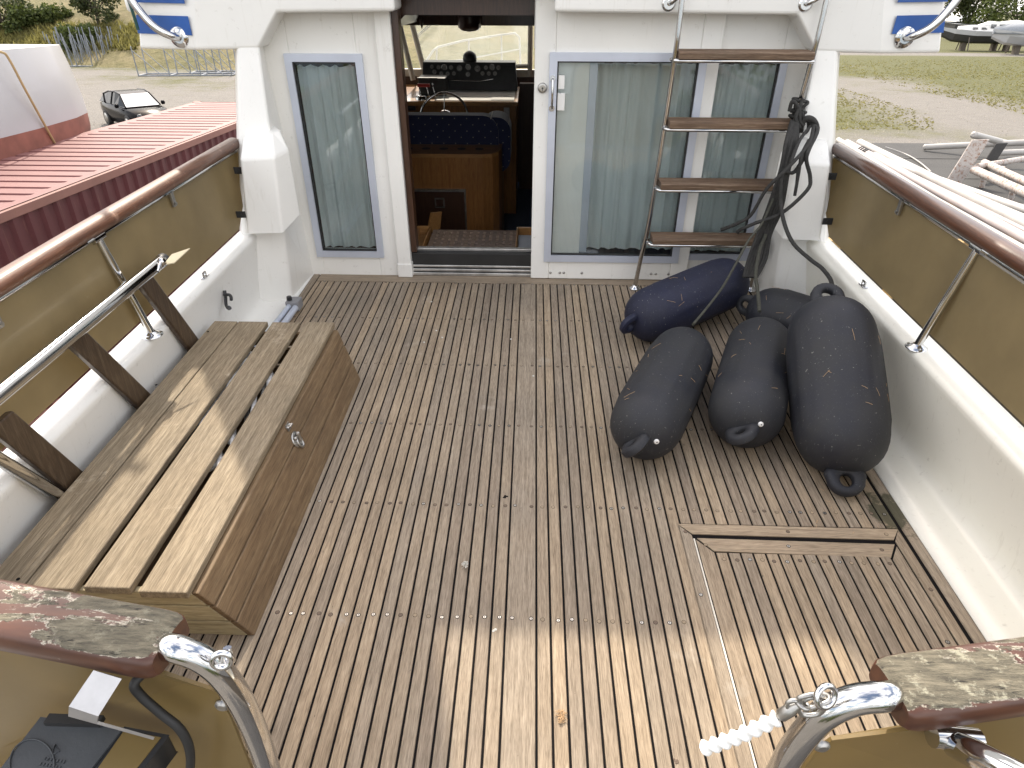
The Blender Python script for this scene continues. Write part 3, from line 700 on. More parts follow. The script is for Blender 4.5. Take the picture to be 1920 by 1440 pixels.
# ---- side rails, stanchions, acrylic panels and their clips
def railprof(): return [(math.cos(a) * .040, math.sin(a) * .028) for a in [i * 2 * math.pi / 16 for i in range(16)]]
for sgn, mat in ((-1, 'railL'), (1, 'varnish')):
    b = MB(); path = [(1.640, 3.72, .878), (1.650, 3.3, .878), (1.652, 2.8, .882), (1.652, 2.3, .888), (1.645, 1.8, .892), (1.62, 1.3, .895), (1.56, .95, .897)]
    b.tube([(sgn * .0 + sgn * p[0], p[1], p[2]) for p in [(1.632, 3.728, .878)] + path], [.018] + [.042] * len(path), 18, 0, True, .74)
    ra = yp(b, 'side_handrail', mat)
    b = MB(); b.tube([(sgn * p[0], p[1], p[2] - .040) for p in path], .011, 8); b.build('rail_track', 'chrome', parent=ra)
    b = MB(); st = V((sgn * 1.553, 2.352, .433)); stt = V((sgn * 1.640, 2.352, .85))
    b.tube([st, stt], .0155, 16); b.lathe(st - V((0, 0, .002)), st + V((0, 0, 1)), [(0, .042), (.004, .041), (.010, .026), (.018, .0165)], 24)
    for a in (0.4, 2.5, 4.6): b.disc(st + V((.030 * math.cos(a), .030 * math.sin(a), .005)), (0, 0, 1), .0055, 10, 0, .003)
    b.tube([stt + V((0, -.035, -.001)), stt + V((0, .035, -.001))], .016, 12)
    yp(b, 'stanchion', 'chrome')
    b = MB(); st2 = V((sgn * 1.553, 1.05, .433)); b.tube([st2, V((sgn * 1.61, 1.05, .86))], .0155, 14); b.lathe(st2, st2 + V((0, 0, 1)), [(0, .042), (.004, .041), (.010, .026), (.018, .0165)], 20)
    yp(b, 'stanchion', 'chrome')
    # panel: thin sheet, bottom edge 15 mm above the capping, top edge below the rail
    b = MB(); pv = []
    ysn = [.60, 1.2, 1.8, 2.4, 3.0, 3.46, 3.60]
    ro = []
    for yv in ysn:
        zt = .842 if sgn < 0 else .832; zb = .482 if yv < 3.5 else .60
        xb, xt = 1.600, 1.642
        ro.append([(sgn * xb, yv, zb), (sgn * xt, yv + (.16 if yv > 3.4 else 0) * (1 if yv > 3.5 else .4), zt), (sgn * (xt + .005), yv + (.16 if yv > 3.4 else 0) * (1 if yv > 3.5 else .4), zt), (sgn * (xb + .005), yv, zb)])
    b.loft(ro if sgn > 0 else [r[::-1] for r in ro], 0, False)
    pn = yp(b, 'rail_panel', 'tan')
    for (px_, yv, zz) in ((1.60, 3.60, .775), (1.606, 3.52, .56)):
        b = MB(); b.box(min(sgn * (px_ - .052), sgn * (px_ + .0)), max(sgn * (px_ - .052), sgn * px_), yv - .045, yv - .038, zz - .018, zz + .018); b.disc((sgn * (px_ - .03), yv - .046, zz), (0, -1, 0), .006, 10, 0, .004); b.build('panel_clip', 'black', parent=pn, bevel=.002)
    for yv in (2.92, 1.75):
        b = MB(); b.box(min(sgn * 1.618, sgn * 1.630), max(sgn * 1.618, sgn * 1.630), yv - .013, yv + .013, .785, .850); b.disc((sgn * 1.616, yv, .80), (-sgn, 0, 0), .007, 10, 0, .006); b.build('panel_clip', 'dull', parent=pn, bevel=.002)
    for yv in (2.93, 1.6):
        b = MB(); c = V((sgn * 1.578, yv, .434)); b.box(c.x - .012, c.x + .012, yv - .028, yv + .028, .434, .440); b.lathe(c + V((0, 0, .004)), c + V((0, 0, 1)), [(0, .012), (.012, .011), (.02, .004)], 12); b.box(c.x - .004, c.x + .004, yv - .02, yv + .02, .44, .462)
        yp(b, 'fairlead', 'chrome', bevel=.003)
# black boathook clips on the port bulwark
for (cy, cz) in ((3.02, .285), (1.28, .285)):
    b = MB(); c = V((-1.552, cy, cz))
    b.tube(bez([c + V((0, .015, .03)), c + V((.004, 0, 0)), c + V((.012, -.03, -.03)), c + V((.03, -.055, -.035)), c + V((.05, -.075, -.02))], 5), [.012] * 21, 8, 0, True, .6)
    b.tube(bez([c + V((0, .0, .012)), c + V((.03, -.01, .018)), c + V((.05, -.035, .02)), c + V((.058, -.055, .012))], 5), .008, 8)
    yp(b, 'boathook_clip', 'black')

# ---- transom rails, tubes and panels (gate open in the middle)
def plankrail(p0, p1, wdt, th, mat, lab):
    """rounded flat hardwood rail from gate end p0 outboard to p1"""
    p0, p1 = V(p0), V(p1); d = (p1 - p0).normalized(); s = V((0, 0, 1)).cross(d).normalized(); rings = []
    L = (p1 - p0).length; n = 18
    ts = [0, .006, .018, .04, .07] + [.07 + (L - .07) * i / 10 for i in range(1, 11)]
    for t in ts:
        k = min(1, math.sqrt(max(0, 1 - ((max(0, .045 - t)) / .0452) ** 2)) + .02)
        k = .86 + .14 * k if t > 0 else .82; kz = .78 + .22 * min(1, t / .02) if t < .02 else 1
        c = p0 + d * t; ring = []
        for i in range(n):
            a = 2 * math.pi * i / n; ca, sa = math.cos(a), math.sin(a); pw = .45
            ring.append(c + s * (wdt / 2 * k * math.copysign(abs(ca) ** pw, ca)) + V((0, 0, 1)) * (th / 2 * kz * math.copysign(abs(sa) ** pw, sa)))
        rings.append(ring)
    b = MB(); b.loft(rings, 0, True); o = yp(b, 'transom_rail', mat); o['label'] = lab; return o
tl = az(322, 1212, .885); tl2 = az(-160, 1120, .885)
plankrail(tl, tl + (tl2 - tl) * 1.6, .098, .052, 'peelA', 'weathered port transom rail with flaked varnish and grey bare wood')
tr = az(1665, 1302, .885); tr2 = az(2100, 1240, .885)
plankrail(tr, tr + (tr2 - tr) * 1.6, .098, .052, 'peelB', 'weathered starboard transom rail with pale flaking varnish')
gate = {}
for side, pxs, endp in ((-1, [(330, 1216), (375, 1233), (416, 1265), (451, 1315), (481, 1380), (503, 1445)], tl), (1, [(1655, 1306), (1600, 1313), (1547, 1338), (1511, 1374), (1483, 1412), (1463, 1450)], tr)):
    yb = endp.y - .012
    pts = [V((endp.x + side * .012, endp.y + .002, .880))] + [ay(px_, py_, yb) for px_, py_ in pxs]
    last = pts[-1]; dirn = (pts[-1] - pts[-2]).normalized(); pts.append(last + dirn * .1 + V((0, 0, -.02))); pts.append(V((pts[-1].x - side * -.0 - side * .008, yb, .02)))
    gate[side] = pts
    b = MB(); b.tube(bez(pts, 7), .0205, 18); p = pts[-1]; b.lathe(p, p + V((0, 0, 1)), [(0, .045), (.005, .044), (.012, .028)], 22)
    yp(b, 'gate_tube', 'chrome')
    # acrylic panel hung under the rail, aft of the tube
    yb2 = yb - .004
    if side < 0: out = [ay(300, 1262, yb2), ay(405, 1297, yb2), ay(432, 1345, yb2), ay(470, 1440, yb2), V((pts[-1].x - .02, yb2, .06)), V((-1.45, yb2 + .18, .06)), V((-1.45, yb2 + .18, .84))]
    else: out = [ay(1722, 1368, yb2), ay(1560, 1388, yb2), ay(1530, 1410, yb2), ay(1500, 1450, yb2), V((pts[-1].x + .02, yb2, .06)), V((1.45, yb2 + .16, .06)), V((1.45, yb2 + .16, .84))]
    if side < 0: out = out[::-1]
    b = MB(); b.prism(out, [p + V((0, .006, 0)) for p in out]); pn = yp(b, 'transom_panel', 'tanb')
    q = ay(418, 1321, yb2 - .002) if side < 0 else ay(1540, 1397, yb2 - .002)
    b = MB(); b.lathe(q, q + V((0, -1, 0)), [(0, .012), (.004, .0115), (.007, .007)], 16); b.build('panel_bolt', 'dull', parent=pn)
b = MB(); c = ay(416, 1238, tl.y - .034); b.torus(c, (.25, -1, .25), .0125, .0048, 26, 10); b.lathe(c + V((.0, .012, -.02)), c + V((0, .02, 0)), [(0, .011), (.012, .009), (.022, .006)], 14); yp(b, 'gate_eye', 'chrome')
# stainless socket and tube below the starboard rail
b = MB(); c = ay(1790, 1382, tr.y - .03); b.tube([c + V((-.032, .0, .002)), c + V((.034, .0, -.006))], .016, 14); b.tube(bez([c + V((0, -.008, -.006)), ay(1830, 1415, tr.y - .07), ay(1900, 1452, tr.y - .11), ay(1990, 1500, tr.y - .15)], 5), .019, 14)
yp(b, 'rod_holder', 'chrome')

# ---- cabin interior
b = MB(); b.box(-1.55, 1.55, 4.02, 8.2, -.63, -.60); yp(b, 'cabin_sole', 'carpet')
b = MB()
b.box(-1.56, -1.53, 4.02, 8.2, -.6, .42); b.box(-1.56, -1.53, 4.02, 6.6, .42, 1.5); b.box(-1.56, -1.53, 6.6, 8.2, 1.12, 1.5)
b.box(1.53, 1.56, 4.02, 8.2, -.6, 1.5); b.box(-.149, 1.5, 7.9, 8.0, -.6, .56); b.box(.13, 1.5, 7.9, 8.0, .56, 1.5); b.box(-1.56, 1.56, 8.2, 8.25, -.6, .60)
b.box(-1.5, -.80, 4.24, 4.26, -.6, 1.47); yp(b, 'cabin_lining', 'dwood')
# step locker with grating and two trays
b = MB(); b.box(-.90, .30, 4.06, 4.72, -.6, -.004, 0)
stp = yp(b, 'step_locker', 'cwood')
b = MB(); gx0, gx1, gy0, gy1 = -.70, -.118, 4.10, 4.68
nx, ny = 12, 8
for i in range(nx + 1): xx = gx0 + (gx1 - gx0) * i / nx; b.box(xx - .014, xx + .014, gy0, gy1, .022, .046)
for j in range(ny + 1): yv = gy0 + (gy1 - gy0) * j / ny; b.box(gx0 - .02, gx1 + .02, yv - .020, yv + .020, .020, .0455)
b.build('grating', 'grate', parent=stp)
for (x0, x1, m_) in ((-.835, -.735, 'cwoodx'), (-.105, .05, 'cwoodx')):
    b = MB(); b.box(x0, x1, 4.08, 4.70, .0, .012)
    for q in ((x0, x0 + .012, 4.08, 4.70), (x1 - .012, x1, 4.08, 4.70), (x0 + .012, x1 - .012, 4.08, 4.092), (x0 + .012, x1 - .012, 4.688, 4.70)): b.box(*q, .012, .075)
    b.build('storage_tray', m_, parent=stp, bevel=.004)
b = MB(); b.box(-.088, .03, 4.12, 4.60, .0125, .05); b.build('grey_liner', plain('grey_foam', (.42, .43, .45), .9, bump=.4, bsc=80), parent=stp, bevel=.006)
b = MB(); b.hexa([(-.78, 4.72, .0), (-.70, 4.86, .0), (-.69, 4.85, .0), (-.77, 4.71, .0), (-.74, 4.74, .16), (-.68, 4.86, .13), (-.67, 4.85, .13), (-.73, 4.73, .16)]); b.build('hatch_flap', 'cwoodx', parent=stp)
# helm seat
def rrect(x0, x1, z0, z1, rl, rr, n=6):
    pts = []
    for cx, cz, a0, r in ((x1 - rr, z0 + rr, -90, rr), (x1 - rr, z1 - rr, 0, rr), (x0 + rl, z1 - rl, 90, rl), (x0 + rl, z0 + rl, 180, rl)):
        for i in range(n + 1): a = R(a0 + 90 * i / n); pts.append((cx + r * math.cos(a), cz + r * math.sin(a)))
    return pts
b = MB(); rr_ = rrect(-1.36, -.30, .19, .575, .03, .14)
b.prism([(p[0], 6.08, p[1]) for p in rr_], [(p[0], 6.22, p[1]) for p in rr_])
rr2 = rrect(-.44, -.195, .08, .555, .10, .12); b.prism([(p[0], 6.12, p[1]) for p in rr2], [(p[0], 6.42, p[1]) for p in rr2])
hsn = yp(b, 'helm_seat', 'seat', bevel=.03, seg=3)
b = MB(); pl_ = [(-1.45, 5.76), (-.42, 5.76), (-.34, 5.79), (-.29, 5.86), (-.27, 5.96), (-.27, 6.5), (-1.45, 6.5)]
b.prism([(p[0], p[1], -.6) for p in pl_], [(p[0], p[1], .30) for p in pl_]); b.build('seat_base', 'cwood', parent=hsn)
b = MB(); b.prism([(p[0], p[1] - (.02 if p[1] < 6 else 0), .302) for p in pl_], [(p[0], p[1] - (.02 if p[1] < 6 else 0), .332) for p in pl_])
b.build('ledge', 'cwoodx', parent=hsn, bevel=.006)
for i in range(5):
    b = MB(); b.disc((-1.08 + i * .155, 5.92, .333), (0, 0, 1), .038, 18, 0, .001); b.build('cup_hole', 'black', parent=hsn)
b = MB(); b.box(-1.035, -.59, 5.745, 5.757, -.58, .01); cd = b.build('cupboard_door', 'dwood', parent=hsn)
b = MB(); b.box(-1.05, -.575, 5.735, 5.757, .012, .032); b.box(-.588, -.575, 5.738, 5.757, -.58, .012); b.build('door_trim', 'dull', parent=hsn)
b = MB(); frame_rect(b, -.85, -.765, -.13, -.045, .010, 5.735, 5.744); b.build('cupboard_latch', 'dull', parent=hsn)
# helm console
b = MB(); b.box(-1.27, -.165, 7.0, 7.9, -.6, .49, 0); b.box(-1.30, -.150, 6.975, 7.9, .492, .530, 1); b.box(-1.53, -1.30, 6.9, 8.2, -.6, .50, 0)
hc = yp(b, 'helm_console', ['cwood', 'cwoodx'], bevel=.006)
b = MB(); b.box(-.98, -.19, 7.03, 7.60, .531, .535); b.box(-.42, -.19, 7.05, 7.28, .5355, .540); b.build('chart_table', 'dash', parent=hc)
b = MB(); b.hexa([(-1.19, 7.60, .533), (-.17, 7.60, .533), (-.17, 7.84, .533), (-1.19, 7.84, .533), (-1.17, 7.66, .80), (-.195, 7.66, .80), (-.195, 7.84, .80), (-1.17, 7.84, .80)])
ip = yp(b, 'instrument_panel', 'black', bevel=.006)
def onpanel(px_, py_):
    p = ay(px_, py_, 7.63); t = (p.z - .533) / .267; return V((p.x, 7.60 + .06 * t - .002, p.z))
for gx, gy, gr, bright in ((583, 670, 22, 0), (650, 675, 24, 0), (709, 675, 29, 1), (775, 677, 25, 0), (860, 685, 34, 0), (947, 673, 29, 1), (1040, 688, 36, 0), (1124, 679, 24, 0), (1186, 673, 29, 1), (1250, 679, 26, 0),
                       (610, 720, 26, 0), (679, 736, 24, 0), (743, 738, 24, 0), (805, 735, 24, 0), (946, 744, 27, 0), (1092, 735, 24, 0), (1154, 736, 24, 0), (1216, 736, 24, 0)):
    p = onpanel(700 + gx / 5.333, gy / 5.333); rad = gr / 5.333 * 6.9 / F
    b = MB(); nn = V((0, -1, -.22 + .44)).normalized(); nn = V((0, -1, .225)).normalized()
    b.disc(p, nn, rad * .86, 20, 0, .004); b.torus(p + nn * .004, nn, rad * .92, rad * .10, 20, 6, 1 if bright else 2); b.disc(p + nn * .0045, nn, rad * .12, 8, 1, .003)
    b.tube([p + nn * .006, p + nn * .006 + V((rad * .5, 0, rad * .3))], rad * .04, 5, 1)
    b.build('gauge', ['dial', 'chrome', 'black'], parent=ip)
b = MB(); b.tube([onpanel(835, 149) + V((0, -.02, 0)), onpanel(900, 151) + V((0, -.03, 0)), onpanel(925, 147) + V((0, -.03, 0))], .006, 8); b.build('wiper_arm', 'chrome', parent=ip)
b = MB()
for i in range(3):
    for j in range(2): q = onpanel(950 + i * 4.5, 122 + j * 5); b.disc(q, (0, -1, .22), .008, 8, 0, .012)
b.build('switch_bank', 'black', parent=ip)
b = MB(); p = ay(812, 152, 7.3); b.box(p.x - .15, p.x + .13, 7.28, 7.50, .531, .70); b.box(p.x - .16, p.x + .05, 7.27, 7.285, .695, .705); b.build('throttle_box', 'black', parent=hc, bevel=.01)
b = MB()
for i, (px_, c_) in enumerate(((788, 0), (803, 0), (815, 1))):
    p = ay(px_, 178, 7.1); b.tube([(p.x + .01, 7.12, .53), (p.x, 7.10, .60), (p.x - .02, 7.14, .67)], .007, 8, 0)
b.tube([ay(783, 160, 7.12), ay(806, 160, 7.12)], .017, 10, 1); b.lathe((ay(790, 185, 7.1).x, 7.1, .53), (ay(790, 185, 7.1).x, 7.1, .6), [(0, .06), (.03, .055), (.035, .03)], 14, 0); b.build('throttle_lever', ['chrome', 'red'], parent=hc)
b = MB(); wc = V((-.87, 6.86, .40)); wn = V((0, -1, .45)).normalized(); b.torus(wc, wn, .235, .011, 48, 10)
for a in (90, 210, 330):
    d = V((math.cos(R(a)), 0, math.sin(R(a)))); d = (d - d.dot(wn) * wn).normalized(); b.tube([wc + d * .07, wc + d * .232], .010, 8, 0, True, .5)
b.lathe(wc - wn * .02, wc + wn, [(0, .085), (.02, .08), (.04, .05)], 20); b.tube([wc - wn * .02, wc - wn * .13], .03, 12); yp(b, 'steering_wheel', ['chrome'])
b = MB(); q = ay(950, 212, 6.985); b.box(q.x - .028, q.x + .028, 6.97, 6.998, q.z - .05, q.z + .05); q = ay(770, 203, 6.985); b.box(q.x - .05, q.x + .05, 6.98, 6.998, q.z - .02, q.z + .02, 1); b.build('socket_plate', ['dull', 'black'], parent=hc, bevel=.003)
# compass on the dash top, dark lamp hung from the headliner
b = MB(); p = ay(881, 117, 7.75); b.lathe((p.x, 7.75, .80), (p.x, 7.75, .9), [(0, .07), (.02, .075), (.06, .068), (.085, .045), (.1, .01)], 20); yp(b, 'compass', 'black')
b = MB(); p = ay(880, 36, 7.2); b.lathe((p.x, 7.2, p.z + .03), (p.x, 7.2, p.z - .2), [(0, .115), (.05, .115), (.10, .11), (.125, .08), (.135, .02)], 8); yp(b, 'overhead_lamp', 'dwood'); b = MB(); p2 = ay(790, 36, 7.2); b.lathe((p2.x, 7.2, p2.z + .02), (p2.x, 7.2, 0), [(0, .022), (.06, .016), (.10, .004)], 8); yp(b, 'curtain_toggle', 'dwood')
# windscreen: pane, frame bars
b = MB(); A, B, C_, D = ay(769, 30, 8.2), ay(990, 28, 8.2), ay(989, 124, 8.2), ay(794, 128, 8.2)
fr_ = MB()
for p, q, r_ in ((A, D, .030), (D, C_, .022), (B + V((.028, 0, .0)), C_ + V((.028, 0, -.1)), .028), (B + V((.11, 0, 0)), C_ + V((.11, 0, -.1)), .03)): fr_.tube([p, q], r_, 8)
fr_.tube([ay(748, 40, 7.9), ay(775, 150, 7.9)], .028, 8); fr_.box(-1.56, 1.56, 8.19, 8.25, .585, .66); fr_.box(-1.56, 1.5, 8.19, 8.25, 1.19, 1.5)
ws = yp(fr_, 'windscreen_frame', plain('cream_frame', (.52, .49, .42), .5))
b = MB(); b.prism([A, B, C_, D], [p + V((0, .005, 0)) for p in (A, B, C_, D)]); b.build('windscreen_pane', 'wglass', parent=ws)
b = MB(); b.box(-1.548, -1.542, 6.62, 8.18, .43, 1.11); b.build('side_pane', 'wglass', parent=ws)
b = MB(); b.tube([ay(778, 58, 8.26), ay(793, 118, 8.26)], .008, 6); b.tube([ay(781, 68, 8.28), ay(815, 35, 8.28)], .008, 6); b.tube([ay(783, 70, 8.28), ay(820, 36, 8.28)], .006, 6); b.build('wiper', 'dull', parent=ws)
# bow pulpit seen through the screen
b = MB()
b.tube([ay(795, 122, 10.4), ay(812, 95, 10.4), ay(822, 88, 10.5), ay(870, 76, 11.2), ay(935, 66, 12.0), ay(965, 62, 12.3), ay(974, 70, 12.3), ay(976, 125, 12.2)], .016, 8)
for p, q, yv in (((819, 90), (818, 130), 10.5), ((879, 74), (879, 130), 11.3), ((940, 64), (941, 130), 12.1)): b.tube([ay(*p, yv), ay(*q, yv)], .013, 8)
b.tube([ay(795, 122, 10.4), ay(880, 110, 11.0), ay(975, 92, 12.2)], .010, 8)
yp(b, 'bow_pulpit', 'mast')

# ================================================================== loose things in the cockpit
# ---- storage box
zt = .262
bx = thing('storage_box', 'long low weathered teak box with slatted lid on the port side', 'box', (-1.2, 2.0, 0))
y0, y1 = 1.212, 2.800
tops = [(-1.522, -1.409), (-1.404, -1.262), (-1.236, -1.104), (-1.074, -.938)]
for i, (xa, xb) in enumerate(tops):
    b = MB(); dz = (0, .0, .002, .001)[i]; ex = (.0, .0, .006, -.004)[i]
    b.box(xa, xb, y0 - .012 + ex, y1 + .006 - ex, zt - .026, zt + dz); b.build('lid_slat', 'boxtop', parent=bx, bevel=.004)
h3 = [(0, .078), (.084, .163), (.169, zt - .029)]
fx = lambda z: -.822 - (z / zt) * .112
fya = lambda z: 1.254 - (z / zt) * .040
fyf = lambda z: 2.712 + (z / zt) * .085
for za, zb in h3:
    b = MB(); t = .022
    b.hexa([(fx(za) - t, fya(za), za), (fx(za), fya(za), za), (fx(za), fyf(za), za), (fx(za) - t, fyf(za), za), (fx(zb) - t, fya(zb), zb), (fx(zb), fya(zb), zb), (fx(zb), fyf(zb), zb), (fx(zb) - t, fyf(zb), zb)])
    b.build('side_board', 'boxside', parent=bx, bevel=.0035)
    b = MB(); b.hexa([(-1.50, fya(za), za), (fx(za) - t - .001, fya(za), za), (fx(za) - t - .001, fya(za) + t, za), (-1.50, fya(za) + t, za), (-1.50, fya(zb), zb), (fx(zb) - t - .001, fya(zb), zb), (fx(zb) - t - .001, fya(zb) + t, zb), (-1.50, fya(zb) + t, zb)])
    b.build('end_board', 'boxend_lit', parent=bx, bevel=.0035)
    b = MB(); b.box(-1.50, fx(zb) - t, fyf(za) - .03, fyf(za) - .008, za, zb); b.box(-1.515, -1.495, fya(za) + t + .002, fyf(za) - .035, za, zb); b.build('back_board', 'boxside', parent=bx)
b = MB(); b.box(-1.49, -.86, 1.28, 2.69, .006, .02); b.build('box_floor', 'boxside', parent=bx)
b = MB(); q = ax(541, 800, fx(.235) + .002)
def onside(px_, py_, off=.001):
    d = _ray(px_, py_); n = V((zt, 0, .112)).normalized(); t = (V((fx(0) + off, 0, 0)) - EYE).dot(n) / d.dot(n); return EYE + d * t
nS = V((zt, 0, .112)).normalized()
q1 = onside(540, 800); q2 = onside(556, 824)
b.hexa([q1 + V((0, sy * .017, 0)) + V((-.112, 0, zt)).normalized() * sz * .013 + nS * h_ for h_ in (0, .003) for sy, sz in ((-1, -1), (1, -1), (1, 1), (-1, 1))])
for dy in (-.010, .010): b.lathe(q1 + V((0, dy, 0)), q1 + V((0, dy, 0)) + nS, [(0, .006), (.008, .006), (.011, .003)], 10)
b.tube([q1 + nS * .012 + V((0, -.012, 0)), q1 + nS * .014 + V((0, .012, 0))], .0045, 8)
b.lathe(q2, q2 + nS, [(0, .033), (.003, .033), (.0045, .027)], 18)
for dv in ((0, .016, .016), (0, -.016, .016), (0, .016, -.016), (0, -.016, -.016)): b.lathe(q2 + V(dv), q2 + V(dv) + nS, [(0, .0075), (.008, .007), (.011, .003)], 10)
b.torus(q2 + nS * .013 + V((0, 0, -.016)), nS, .022, .0055, 20, 8, 0, .7); b.tube([q2 + nS * .010 + V((0, 0, .024)), q2 + nS * .016 + V((0, 0, -.006))], .006, 8); b.build('toggle_latch', 'dull', parent=bx)
b = MB()
for (px_, py_) in ((390, 622), (293, 722), (34, 1086)): p = az(px_, py_, zt + .001); b.disc(p, (0, 0, 1), .005, 10, 0, .0015)
b.build('lid_screw', 'caulk', parent=bx)
# white rope coil inside, showing through the slats
b = MB(); pts = []
for i in range(260):
    a = i * .23; rr0 = .05 + .035 * math.sin(i * .11); pts.append((-1.17 + .12 * math.cos(a), 2.05 + .33 * math.sin(a * .97) + .2 * math.sin(i * .013), .195 + .03 * math.sin(i * .31)))
b.tube(pts, .011, 7); tag(b.build('rope_coil', 'ropew', org=(-1.17, 2.05, .16)), 'white laid rope coiled inside the slatted teak box', 'rope')

# ---- folded backrest: stainless top tube, wooden uprights
br = thing('folding_backrest', 'stainless tube backrest with dark wooden uprights leaning behind the teak box', 'backrest', (-1.55, 2.0, .03))
b = MB(); T0, T1 = ax(302, 490, -1.522), ax(-160, 868, -1.522); b.tube([T0, T1], .0255, 20); b.build('top_tube', 'chrome', parent=br)
b = MB(); b.lathe(T0, T0 + V((0, 1, .01)), [(0, .0262), (.025, .0262), (.03, .022)], 20); b.build('end_cap', 'black', parent=br)
b = MB(); q = T0 + V((.022, -.035, .012)); b.lathe(q, q + V((1, 0, .6)), [(0, .018), (.01, .017), (.016, .008)], 16); b.tube([q + V((.0, -.05, -.02)), q + V((.005, .0, .01)), q + V((.0, .03, .0))], .008, 8)
b.build('tube_clamp', 'chrome', parent=br)
b = MB(); q = T0 + V((.030, -.04, .004)); b.add([q, q + V((.030, .03, -.004)), q + V((.060, .125, .022)), q + V((.012, .06, .02)), q + V((0, 0, -.004)), q + V((.030, .03, -.008)), q + V((.060, .125, .018)), q + V((.012, .06, .016))], [(0, 1, 2, 3), (7, 6, 5, 4), (0, 4, 5, 1), (1, 5, 6, 2), (2, 6, 7, 3), (3, 7, 4, 0)]); b.build('pointed_tab', plain('cream_tab', (.55, .48, .33), .5), parent=br)
for (a, c) in (((275, 532), (356, 640)), ((150, 642), (266, 750)), ((12, 800), (140, 905))):
    p, q = ax(*a, -1.526), ax(*c, -1.545); d = (q - p); p = p - d * .10; q = q + d * .75
    if q.z < .06: q = p + d * ((p.z - .06) / (p.z - (p + d).z))
    b = MB(); wv = V((0, .047, 0)); tv = V((.013, 0, .002))
    b.hexa([q - wv - tv, q - wv + tv, q + wv + tv, q + wv - tv, p - wv - tv, p - wv + tv, p + wv + tv, p + wv - tv]); b.build('upright', 'slat', parent=br, bevel=.006)
b = MB(); p, q = ax(0, 862, -1.526), ax(112, 930, -1.54); b.tube([p + (p - q) * .8, q], .020, 12); b.build('lower_tube', 'chrome', parent=br)

# ---- grey folded pole in the port gutter
b = MB(); p = az(545, 570, .05); q = az(500, 625, .05)
b.tube([p, q + V((-.04, -1.2, .0))], .014, 12, 0); b.tube([p + V((.035, -.01, -.01)), q + V((0, -1.2, 0)) + V((.03, 0, -.01))], .018, 12, 0)
b.box(p.x - .02, p.x + .055, p.y - .03, p.y + .05, .018, .075, 1); b.lathe(p + V((.0, -.005, .03)), p + V((0, 0, 1)), [(0, .016), (.02, .014)], 12, 2)
tag(b.build('awning_pole', ['alu', plain('grey_bracket', (.25, .25, .26), .5), 'black'], org=(p.x, p.y, .02), bevel=.004), 'grey folding pole lying in the gutter behind the teak box', 'pole')

